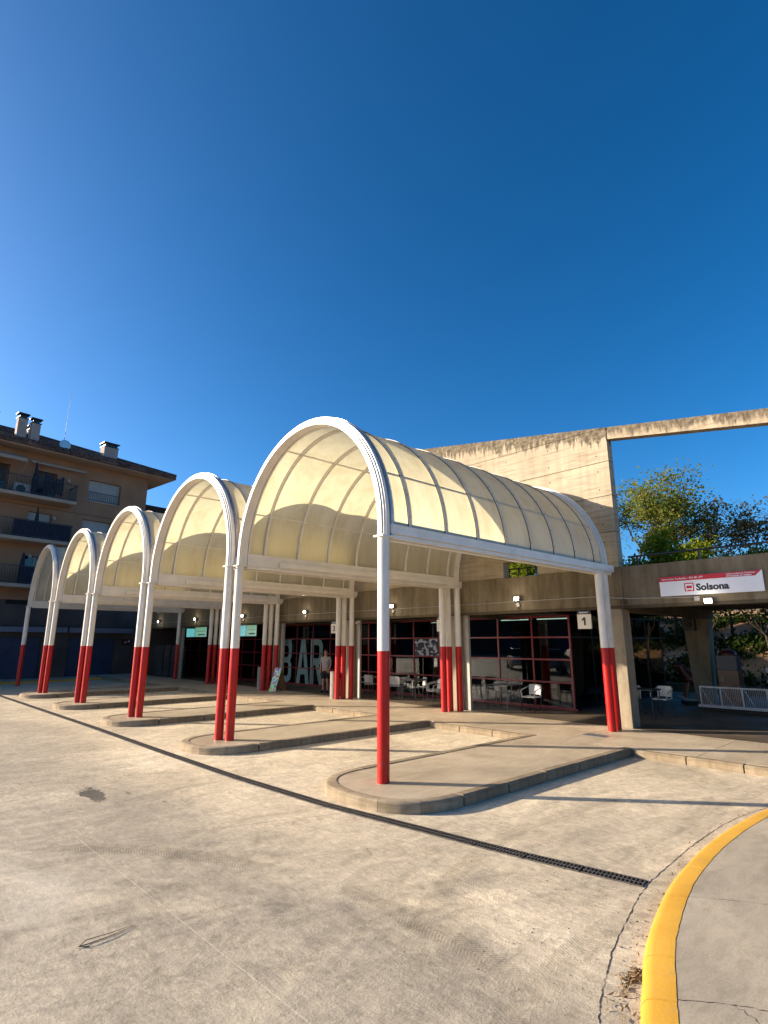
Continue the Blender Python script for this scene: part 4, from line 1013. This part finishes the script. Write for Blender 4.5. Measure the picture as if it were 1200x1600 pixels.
# local x = along the facade (s'), local y = depth away from the camera, z
def A(name, mb, mt, parent=None, loc=(0, 0, 0), **k): return mb.build(name, M[mt], parent or ap, loc, **k)
x0, x1 = -9.6, 4.75; DEP = 11.0
open_ = []   # (xa, xb, za, zb)
wins = [(1.26, 3.12, 9.93, 11.18, 'sh'), (1.18, 2.78, 7.55, 8.80, 'sh'), (1.2, 2.9, 5.3, 6.5, 'sh'),
        (-1.50, -.45, 9.45, 11.1, 'door'), (-4.0, -2.75, 9.45, 11.1, 'door'), (-1.60, -.45, 7.13, 8.77, 'door_sh'), (-4.2, -2.95, 7.13, 8.77, 'door'),
        (-1.57, -.35, 4.75, 6.38, 'dark'), (-4.2, -2.9, 4.75, 6.38, 'dark'), (-2.0, -1.0, 3.82, 4.28, 'vent'),
        (-3.6, -.06, .08, 2.2, 'gar'), (1.24, 3.80, .08, 2.2, 'gar'), (-7.5, -6.0, 9.9, 11.1, 'sh'), (-7.5, -6.0, 7.5, 8.8, 'sh'), (-8.6, -5.0, .08, 2.2, 'gar')]
def wall_grid(xa, xb, za, zb, holes, thick):
    xs = sorted({xa, xb, *[h[0] for h in holes], *[h[1] for h in holes]}); zz = sorted({za, zb, *[h[2] for h in holes], *[h[3] for h in holes]})
    xs = [x for x in xs if xa <= x <= xb]; zz = [z for z in zz if za <= z <= zb]; mb = MB()
    def solid(i, j):
        cx, cz = (xs[i] + xs[i + 1]) / 2, (zz[j] + zz[j + 1]) / 2
        return not any(h[0] < cx < h[1] and h[2] < cz < h[3] for h in holes)
    for i in range(len(xs) - 1):
        for j in range(len(zz) - 1):
            if not solid(i, j): continue
            a, b_, c, d = xs[i], xs[i + 1], zz[j], zz[j + 1]
            mb.add([(a, 0, c), (b_, 0, c), (b_, 0, d), (a, 0, d)], [(0, 1, 2, 3)])
    for h in holes:
        a, b_, c, d = max(h[0], xa), min(h[1], xb), max(h[2], za), min(h[3], zb)
        if a >= b_ or c >= d: continue
        mb.add([(a, 0, c), (a, thick, c), (a, thick, d), (a, 0, d)], [(0, 1, 2, 3)]); mb.add([(b_, 0, c), (b_, thick, c), (b_, thick, d), (b_, 0, d)], [(3, 2, 1, 0)])
        mb.add([(a, 0, d), (b_, 0, d), (b_, thick, d), (a, thick, d)], [(3, 2, 1, 0)]); mb.add([(a, 0, c), (b_, 0, c), (b_, thick, c), (a, thick, c)], [(0, 1, 2, 3)])
    return mb
hol = [w[:4] for w in wins]
A('wall', wall_grid(x0, x1, 4.05, 12.0, [h for h in hol if h[2] > 4.5], .18), 'apt')
A('ground_floor_wall', wall_grid(x0, x1 + .5, 0, 4.045, [h for h in hol if h[3] < 4.5], .25), 'apt_low', None, (0, .03, 0))
A('side_wall', MB().box(x1 - .2, x1, .001, DEP, 4.05, 12.0), 'apt', None, (-.001, 0.0, 0)); A('side_wall', MB().box(x0, x0 + .2, .002, DEP, 0, 12.0), 'apt', None, (.001, 0, 0))
A('rear_wall', MB().box(x0, x1, DEP, DEP + .2, 0, 12.0), 'apt'); A('core', MB().box(x0 + .3, x1 - .3, .5, DEP - .1, .1, 11.9), 'dkglass')
A('floor_line', MB().box(x0, x1, -.012, -.002, 9.05, 9.075), 'apt_low')
for (a, b_, c, d, kind) in wins:
    w_ = A('window', MB().box(a + .001, b_ - .001, .19, .22, c + .001, d - .001), 'dkglass' if kind in ('dark', 'door', 'vent') else ('shutter_w' if kind != 'gar' else 'shutter_b'))
    if kind in ('sh', 'door_sh'):
        mb = MB(); n = int((d - c) / .09)
        for i in range(n): mb.box(a + .02, b_ - .02, .168 - (i % 2) * .0, .188, c + (d - c) * i / n + .006, c + (d - c) * (i + 1) / n - .004)
        o = link('shutter_slats', mb.mesh('shutter_slats', M['shutter_w']), w_); o['kind'] = 'stuff'
        link('sill', MB().box(a - .05, b_ + .05, -.06, .16, c - .06, c - .002).mesh('sill', M['apt_band']), w_)
    if kind == 'gar':
        w_.name = 'garage_shutter'; mb = MB(); n = 17
        for i in range(n): mb.box(a + .02, b_ - .02, .16, .188, c + (d - c) * i / n + .012, c + (d - c) * (i + 1) / n - .008)
        o = link('shutter_slats', mb.mesh('shutter_slats', M['shutter_b']), w_); o['kind'] = 'stuff'
    if kind in ('door', 'dark'):
        link('frame', MB().box(a + .01, a + .07, .15, .188, c, d).box(b_ - .07, b_ - .01, .15, .188, c, d).box((a + b_) / 2 - .03, (a + b_) / 2 + .03, .15, .188, c, d).mesh('frame', M['apt_band'] if kind == 'dark' else M['wood']), w_)
        if kind == 'door':
            link('shutter_slats', MB().box(a + .08, b_ - .08, .17, .187, c + .45 * (d - c), d).mesh('shutter_slats', M['apt_low']), w_)
# window guards
for (a, b_, c) in ((1.30, 3.08, 9.95), (1.22, 2.74, 7.57)):
    mb = MB(); mb.bar((a, -.03, c + .52), (b_, -.03, c + .52), .03); mb.bar((a, -.03, c + .05), (b_, -.03, c + .05), .025)
    for x in np.arange(a, b_ + .01, .11): mb.bar((x, -.03, c + .05), (x, -.03, c + .52), .014)
    o = A('window_guard', mb, 'black')
# balconies
for z, b_, solidp in ((9.28, .32, False), (7.0, .30, True), (4.62, -.55, True)):
    sl = A('balcony', MB().box(x0 + 2, b_, -1.15, .0, z, z + .17), 'apt_band')
    mb = MB(); zt = z + 1.08
    mb.bar((x0 + 2, -1.1, zt), (b_ - .03, -1.1, zt), .04); mb.bar((b_ - .03, -1.1, zt), (b_ - .03, 0, zt), .04); mb.bar((x0 + 2, -1.1, z + .25), (b_ - .03, -1.1, z + .25), .03)
    for x in np.arange(x0 + 2, b_, .12): mb.bar((x, -1.1, z + .17), (x, -1.1, zt), .016)
    for y in np.arange(-1.1, 0, .12): mb.bar((b_ - .03, y, z + .17), (b_ - .03, y, zt), .016)
    link('balcony_railing', mb.mesh('balcony_railing', M['black']), sl)
    if solidp:
        mb = MB(); r_ = random.Random(int(z))
        xs = np.arange(-2.5 if z > 6 else -1.9, b_ - .05, .07); vs = []
        for x in xs: vs += [(x, -1.07 + .008 * math.sin(x * 40), z + .2), (x, -1.07 + .008 * math.sin(x * 40), zt - .03)]
        mb.add(vs, [(2 * i, 2 * i + 2, 2 * i + 3, 2 * i + 1) for i in range(len(xs) - 1)]); link('privacy_screen', mb.mesh('privacy_screen', M['navy']), sl)
# air conditioners, lamps, parasols, awnings
for (x, z) in ((-2.6, 9.45), (-1.95, 7.17)):
    r = A('air_conditioner', MB().box(x, x + .8, -.62, -.3, z, z + .6), 'shutter_w'); link('fan', MB().tube([(x + .3, -.631, z + .3), (x + .3, -.622, z + .3)], .22, 16).mesh('fan', M['black']), r)
for (x, z) in ((.13, 10.85), (-.25 - .1, 8.55), (-1.25, 6.35), (-1.9 + .3, 10.9)): A('wall_lamp', MB().sphere((x, -.08, z), .09, .07, .11, 10, 6), 'shutter_w', smooth=True)
A('folded_parasol', MB().tube([(-1.75, -.8, 9.5), (-1.75, -.8, 10.2), (-1.75, -.8, 11.3)], [.10, .16, .03], 10), 'navy'); A('folded_parasol', MB().tube([(-1.4, -.8, 7.2), (-1.4, -.8, 7.9), (-1.4, -.8, 8.9)], [.06, .14, .02], 10), 'navy')
A('folded_parasol', MB().tube([(-1.75, -.8, 4.8), (-1.75, -.8, 5.6), (-1.75, -.8, 6.4)], [.1, .14, .05], 10), 'navy')
mb = MB(); r_ = random.Random(8)
for i in range(7):
    x = -1.35 + i * .14; mb.box(x, x + .12, -.95, -.93, 9.6 + r_.uniform(0, .2), 10.5 + r_.uniform(-.1, .3))
A('hanging_laundry', mb, 'navy')
aw = A('rolled_awning', MB().bar((-1.9, -.35, 11.42), (.9, -.35, 11.42), .16, .12), 'striped'); A('awning', MB().add([(-5, -.1, 11.7), (-2.3, -.1, 11.7), (-2.3, -1.1, 11.3), (-5, -1.1, 11.3), (-5, -1.1, 11.12), (-2.3, -1.1, 11.12)], [(0, 1, 2, 3), (3, 2, 5, 4)]), 'striped')
A('awning_arm', MB().bar((-2.3, -.1, 10.3), (-2.3, -1.1, 11.2), .03), 'striped')
# ground-floor awning boxes, sign
for a, b_ in ((x0, 1.0), (1.1, 4.62)): q = A('awning_box', MB().box(a, b_, -.35, -.02, 2.42, 2.68), 'awn'); link('box_edge', MB().box(a, b_, -.36, -.02, 2.685, 2.74).mesh('box_edge', M['black']), q)
q = A('wall_plate', MB().box(4.15, 4.75, -.03, -.002, 1.78, 2.1), 'vent_r'); link('plate_mark', MB().box(4.27, 4.45, -.034, -.031, 1.86, 1.94).box(4.5, 4.62, -.034, -.031, 1.9, 2.02).mesh('plate_mark', M['chairw']), q)
A('yellow_edge', MB().box(-8, 2.3, -2.45, -2.3, 0, .1), 'yellow'); A('front_step', MB().box(-8, 5.2, -2.299, .03, 0, .09), 'footway')
# eaves and roof
ov = .95
A('eave', MB().box(x0 - ov, x1 + ov + .3, -ov, DEP + ov, 12.0, 12.16), 'apt_band')
A('roof_gutter', MB().box(x0 - ov - .03, x1 + ov + .33, -ov - .10, -ov - .002, 12.06, 12.24), 'tile'); A('roof_gutter', MB().box(x1 + ov + .302, x1 + ov + .40, -ov, DEP + ov, 12.06, 12.24), 'tile')
zr = 12.22; sl = math.tan(R(21.5)); ry = DEP / 2; e0, e1 = x0 - ov, x1 + ov + .35; ye0, ye1 = -ov - .05, DEP + ov; hip = (ye1 - ye0) / 2
ridge = zr + hip * sl
rf = A('roof', MB().add([(e0, ye0, zr), (e1, ye0, zr), (e1, ye1, zr), (e0, ye1, zr), (e0 + hip, (ye0 + ye1) / 2, ridge), (e1 - hip, (ye0 + ye1) / 2, ridge), (e0, ye0, 12.165), (e1, ye0, 12.165), (e1, ye1, 12.165), (e0, ye1, 12.165)],
       [(0, 1, 5, 4), (1, 2, 5), (2, 3, 4, 5), (3, 0, 4), (0, 6, 7, 1), (1, 7, 8, 2), (9, 8, 7, 6)]), 'tile')
mb = MB()
for x in np.arange(e0 + .2, e1 - .1, .26):       # rounded tile courses running up the front slope
    run = min(hip, e1 - x - .05, x - e0 + .05)
    n = max(1, int(run / .42))
    for i in range(n):
        y = ye0 + i * .42; z = zr + i * .42 * sl
        mb.tube([(x, y - .02, z + .045), (x, y + .42, z + .02 + .42 * sl)], [.085, .065], 6, cap=True)
for y in np.arange(ye0 + .2, ye1 - .2, .26):
    run = min(hip, y - ye0, ye1 - y); n = max(1, int(run / .42))
    for i in range(n):
        x = e1 - i * .42; z = zr + i * .42 * sl; mb.tube([(x + .02, y, z + .045), (x - .42, y, z + .02 + .42 * sl)], [.085, .065], 6)
o = link('roof_tiles', mb.mesh('roof_tiles', M['tile']), rf); o['kind'] = 'stuff'
mb = MB(); mb.tube([(e1, ye0, zr + .06), (e1 - hip, (ye0 + ye1) / 2, ridge + .08)], .12, 8); mb.tube([(e1 - hip, (ye0 + ye1) / 2, ridge + .08), (e0 + hip, (ye0 + ye1) / 2, ridge + .08)], .12, 8); link('ridge_tiles', mb.mesh('ridge_tiles', M['tile']), rf)
def chimney(x, y, z0, z1, w_=.62, dp=.6):
    c = A('chimney', MB().box(x, x + w_, y, y + dp, z0, z1 - .25), 'chim'); link('chimney_cap', MB().box(x + .06, x + w_ - .06, y + .06, y + dp - .06, z1 - .249, z1 - .06).box(x - .06, x + w_ + .06, y - .06, y + dp + .06, z1 - .06, z1).box(x - .03, x + w_ + .03, y - .03, y + dp + .03, z1 - .30, z1 - .251).mesh('chimney_cap', M['black']), c)
chimney(-2.62, .4, 12.3, 14.25, .46, .35); chimney(-1.95, .4, 12.3, 14.15, .44, .35); chimney(2.35, 1.2, 12.6, 14.15, .85); chimney(-4.4, 3.5, 13, 15.1, .7); chimney(-3.3, 3.8, 13, 15.2, .5); chimney(-1.1, 4.0, 13, 14.9, .4)
ds = A('satellite_dish', MB().tube([(0, 0, 0), (-.08, -.12, .35)], .025, 6), 'black', None, (-.2, .2, 12.4))
link('dish', MB().tube([(-.08, -.20, .50), (-.08, -.16, .50), (-.08, -.12, .50)], [.30, .27, .05], 18).mesh('dish', M['galv'], True), ds)
A('antenna', MB().tube([(-.25, .4, 12.5), (-.2, .4, 15.8)], [.013, .009], 6).tube([(-.2, .4, 15.8), (-.13, .4, 16.8)], [.008, .004], 6), 'black')
# darker side wing to the right
wg = empty('side_wing_building', (AP[0] + 5.2, AP[1] + 2.2, 0), AA, 'dark flat-topped building wing behind the second canopy', 'building')
MB().box(-.9, 3.4, -.3, 6, 9.9, 10.65).build('parapet', M['gasket'], wg); MB().box(-.6, 3.2, 0, 6, 0, 9.9).build('wall', M['apt_low'], wg)
for x in (.2, 1.6): MB().box(x, x + .8, -.05, -.005, 7.4, 8.8).build('window', M['dkglass'], wg)

# ------------------------------------------------------------------ hill and vegetation behind the station
def hill_z(u, v):
    b0 = 23.6 - .02 * v
    d = u - b0
    z = max(0, d) * .52
    z = 5.2 * (1 - math.exp(-z / 4.6)) if z > 0 else 0
    z *= max(0, min(1, (30 - v) / 8))
    return z + (.12 * math.sin(u * 1.9 + v) + .1 * math.sin(v * 1.3 - u * .7)) * min(1, max(0, d)) * max(0, min(1, (30 - v) / 8)) - .02
n1, n2 = 70, 90; vs = []
us = np.linspace(22.6, 70, n1); vv = np.linspace(-30, 30.5, n2)
for u_ in us:
    for v_ in vv: vs.append((u_, v_, hill_z(u_, v_)))
h = MB().add(vs, [(i * n2 + j, (i + 1) * n2 + j, (i + 1) * n2 + j + 1, i * n2 + j + 1) for i in range(n1 - 1) for j in range(n2 - 1)]).build('hillside', M['soil'], None, smooth=True)
tag(h, 'dry earth bank rising behind the station', kind='structure')

def leaf_mesh(centers, rng, n_per, spread, size, name, mt):
    C = np.array(centers); n = len(C) * n_per
    P = np.repeat(C, n_per, 0) + rng.normal(0, 1, (n, 3)) * np.array([spread, spread, spread * .75])
    a = rng.normal(0, 1, (n, 3)); a /= np.linalg.norm(a, axis=1)[:, None]; b_ = np.cross(a, rng.normal(0, 1, (n, 3))); b_ /= np.linalg.norm(b_, axis=1)[:, None]
    sz = rng.uniform(.6, 1.35, (n, 1)) * size
    q = np.stack([P - a * sz, P + b_ * sz * .5, P + a * sz, P - b_ * sz * .5], 1).reshape(-1, 3)
    me = bpy.data.meshes.new(name); me.vertices.add(len(q)); me.vertices.foreach_set('co', q.ravel()); me.loops.add(len(q)); me.loops.foreach_set('vertex_index', np.arange(len(q)))
    me.polygons.add(n); me.polygons.foreach_set('loop_start', np.arange(0, len(q), 4)); me.polygons.foreach_set('loop_total', np.full(n, 4)); me.materials.append(mt); me.update(calc_edges=True); return me
def tree(u, v, H_, crown_r, mt, label, seed, dens=60, size=.09, spread=.32, depth=4, z0=None, base=.35, name='tree', group=None, tw=1.0):
    rr = random.Random(seed); rng = np.random.default_rng(seed); zb = hill_z(u, v) if z0 is None else z0
    root = empty(name, (u, v, zb), 0, label, 'tree' if name != 'shrub' else 'shrub', group)
    mb = MB(); tips = []
    def grow(p, d, L, r, lev):
        q = p + d * L; mid = p + d * L * .5 + Vector((rr.uniform(-1, 1), rr.uniform(-1, 1), rr.uniform(-.3, .3))) * L * .08
        mb.tube([p, mid, q], [r, r * .8, r * .62], 6 if lev > 1 else 8, cap=False)
        if lev >= 2: tips.append(mid)
        if lev >= depth: tips.append(q); return
        for i in range(rr.choice((2, 3, 3)) if lev else 4):
            a = rr.uniform(0, 6.28); tilt = rr.uniform(.35, .95)
            nd = (d + Vector((math.cos(a), math.sin(a), 0)) * tilt * crown_r + Vector((0, 0, rr.uniform(.0, .35)))).normalized()
            grow(q, nd, L * rr.uniform(.62, .86), r * .6, lev + 1)
    tot = sum(.74 ** i for i in range(depth + 1))
    grow(Vector((0, 0, -.1)), Vector((rr.uniform(-.06, .06), rr.uniform(-.06, .06), 1)).normalized(), H_ / tot * 1.12, .045 * H_ * .35 * tw, 0)
    mb.build('trunk', M['bark'], root)
    top = max(t.z for t in tips); sc = H_ / top
    T = [(t.x, t.y, t.z) for t in tips if t.z > H_ * base * .6]
    link('crown', leaf_mesh(T, rng, dens, spread, size, 'crown', mt), root)
    root.scale = (1, 1, sc); return root
# trees whose crowns stand above the parapet
TG1 = 'trees on the bank behind the station'
tree(27.6, 11.9, 7.7, 1.0, M['leafA'], 'leafy green and russet tree next to the tall concrete wall', 21, 36, .075, .30, 4, group=TG1)
tree(27.4, 10.3, 6.8, .9, M['leafA'], 'green tree with russet tips, second from the tall wall', 33, 32, .075, .28, 4, group=TG1)
tree(28.3, 8.2, 6.0, .85, M['leafC'], 'sparse russet-leaved tree in the middle of the open sky frame', 45, 18, .08, .22, 4, group=TG1, tw=.8)
tree(28.6, 6.3, 5.2, .9, M['leafC'], 'thin bare-branched russet tree at the right edge', 58, 12, .08, .22, 4, group=TG1, tw=.8)
tree(28.8, 4.4, 6.0, .9, M['leafC'], 'sparse tree just beyond the right edge of the view', 61, 10, .07, .22, 4, group=TG1)
tree(26.5, 8.9, 4.9, .55, M['leafB'], 'bright yellow-green bushy young tree between the taller trees', 71, 110, .085, .28, 3, group=TG1, base=.1)
SG = 'shrubs along the terrace railing'
def bush(u, v, z, rx, rz_, mt, label, seed, n=70, cat='shrub'):
    rr = random.Random(seed); rng = np.random.default_rng(seed); root = empty('shrub', (u, v, z), 0, label, cat, SG)
    T = []; mb = MB()
    for i in range(n):
        a = rr.uniform(0, 6.28); q = math.sqrt(rr.random()); h_ = rr.random() ** .7
        p = (math.cos(a) * q * rx, math.sin(a) * q * rx, h_ * rz_ * (1.05 - .35 * q * q)); T.append(p)
        if i % 4 == 0: mb.tube([(p[0] * .15, p[1] * .15, 0), (p[0] * .6, p[1] * .6, p[2] * .55), p], [.03, .018, .006], 5, cap=False)
    mb.build('stems', M['bark'], root); link('foliage', leaf_mesh(T, rng, 42, .17, .07, 'foliage', mt), root); return root
bl = ['low yellow-green shrub by the foot of the tall concrete wall', 'yellow-green shrub under the first leafy tree', 'rounded yellow-green shrub left of the bright young tree', 'yellow-green shrub right of the bright young tree',
      'low bright shrub above the left part of the Solsona sign', 'low bright shrub above the middle of the Solsona sign', 'low bright shrub above the right end of the Solsona sign', 'last low shrub at the right edge of the railing']
for i, (u_, v_, z_, rx, rz_) in enumerate(((24.6, 11.1, 3.1, 1.1, 1.9), (25.0, 10.3, 3.0, 1.2, 2.3), (24.4, 9.3, 3.2, 1.0, 2.0), (24.8, 8.2, 3.2, 1.0, 2.1), (24.4, 7.3, 3.3, .9, 1.8), (24.2, 6.5, 3.4, .9, 1.7), (24.2, 5.6, 3.5, .9, 1.9), (24.1, 4.7, 3.5, .9, 1.7))):
    pass
# terrace planting stands on the upper terrace behind the parapet
tp = empty('terrace_planter', FP(6.5, 5.2, 0), RZ, 'long concrete planter along the back of the terrace', 'planter')
MB().box(0, 1.1, -12, 8.2, 3.302, 3.42).build('trough', M['soffit'], tp); MB().box(.1, 1.0, -11.9, 8.1, 3.421, 3.44).build('soil', M['soil'], tp)
for i, s in enumerate((12.6, 11.6, 10.55, 9.5, 8.35, 7.3, 6.3, 5.2)):
    p = FP((s - .2) * .815, 5.75, 3.43); bush(p[0], p[1], p[2], .5, [1.25, .85, 1.35, 1.0, 1.9, .8, .75, 1.0][i], M['leafB'] if i != 7 else M['leafA'], bl[i], 100 + i, 64)
for s_, lb_ in ((12.7, 'green shrub seen through the left of the small terrace opening'), (11.8, 'green shrub seen through the right of the small terrace opening')):
    p = FP(s_, 5.75, 3.43); bush(p[0], p[1], p[2], .55, 1.7, M['leafB'], lb_, int(s_ * 10), 70)
# low canopy trees shading the slope behind the passage
lb2 = ['dark leafy tree on the bank seen left through the passage', 'dark leafy tree on the bank behind the rear column', 'dark leafy tree on the bank at the right of the passage', 'dark low tree at the far right of the passage', 'dark leafy tree behind the glazed vestibule']
for i, (u_, v_, H_) in enumerate(((25.4, 10.3, 3.4), (25.6, 8.2, 3.2), (25.3, 6.2, 3.6), (25.3, 4.2, 3.3), (25.2, 12.6, 3.6))):
    tree(u_, v_, H_, 1.25, M['leafD'], lb2[i], 200 + i, 34, .08, .30, 3, base=.25, group='low trees on the bank')
for i in range(6):
    pass
# ivy and scrub at foot of the bank
mb = None
rng = np.random.default_rng(5); pts = []
for i in range(2600):
    u_ = rng.uniform(23.4, 31); v_ = rng.uniform(-6, 18)
    if math.sin(v_ * 1.7 + u_) + math.sin(u_ * 2.3 - v_ * .6) + rng.normal(0, .6) > -.15 or u_ < 24.6: pts.append((u_, v_, hill_z(u_, v_) + .1))
o = link('bank_scrub', leaf_mesh(pts, rng, 22, .2, .10, 'bank_scrub', M['leafD'])); tag(o, 'dark scrub covering the foot of the earth bank', kind='stuff')
rw = MB().box(23.0, 23.35, -20, 24, 0, .38).build('retaining_wall', M['soffit']); tag(rw, 'low dark concrete retaining wall at the foot of the earth bank', 'wall')

# ------------------------------------------------------------------ what the glazing reflects: street side beyond the yard, out of frame
r = empty('street_building', (-34, 66, 0), R(48), 'low grey warehouse across the street, outside the view', 'building')
MB().box(-36, 36, 0, 10, 0, 6.5).build('wall', M['apt_low'], r); MB().box(-36.4, 36.4, -.4, 10.4, 6.51, 6.8).build('roof', M['tile'], r)
for x in range(-32, 33, 8): MB().box(x, x + 3.2, -.04, -.004, 0.1, 3.2).build('garage_shutter', M['shutter_b'], r)

# cars parked off to the left, seen only as reflections in the glazing
def car(x, y, rz, mt, label):
    r = empty('parked_car', (x, y, 0), rz, label, 'car', 'cars parked beyond the left edge')
    def sect(pts, hw, top_in=0.0):
        mb = MB(); n = len(pts); zs_ = [p[1] for p in pts]; zm, zx = min(zs_), max(zs_)
        vs = [(px, sg * (hw - top_in * (pz - zm) / (zx - zm)), pz) for sg in (-1, 1) for px, pz in pts]
        return mb.add(vs, [tuple(range(n)), tuple(reversed(range(n, 2 * n)))] + [(i, n + i, n + (i + 1) % n, (i + 1) % n) for i in range(n)])
    sect([(-2.1, .35), (-2.15, .62), (-2.0, .86), (-.95, .95), (1.35, .98), (2.0, .90), (2.1, .55), (2.05, .32)], .86, .05).build('body', mt, r, bevel=.04)
    sect([(-1.05, .955), (-.35, 1.42), (1.05, 1.45), (1.62, .98)], .80, .16).build('cabin_glass', M['dkglass'], r)
    sect([(-.42, 1.425), (-.3, 1.475), (.95, 1.49), (1.1, 1.445)], .66, .02).build('roof', mt, r, bevel=.02)
    for wx in (-1.3, 1.3):
        for wy in (-.80, .80):
            w_ = MB().tube([(wx, wy - .09, .31), (wx, wy + .09, .31)], .31, 18).build('wheel', M['gasket'], r); link('rim', MB().tube([(wx, wy - .095, .31), (wx, wy + .095, .31)], .19, 12).mesh('rim', M['galv']), w_)
    for wy in (-.6, .6): MB().box(-2.13, -2.03, wy - .16, wy + .16, .62, .74).build('headlight', M['signw'], r)
car(-5.2, 19.5, R(-38), plain('silver_car_paint', (.45, .46, .48), .3, .3), 'silver hatchback parked left of the view, mirrored faintly in the glazing')
car(-7.6, 23.0, R(-38), plain('white_car_paint', (.7, .7, .68), .3), 'white hatchback parked behind the silver one, left of the view')
car(-2.9, 16.2, R(-38), plain('dark_blue_car_paint', (.02, .035, .09), .3), 'dark blue hatchback parked nearest, left of the view')
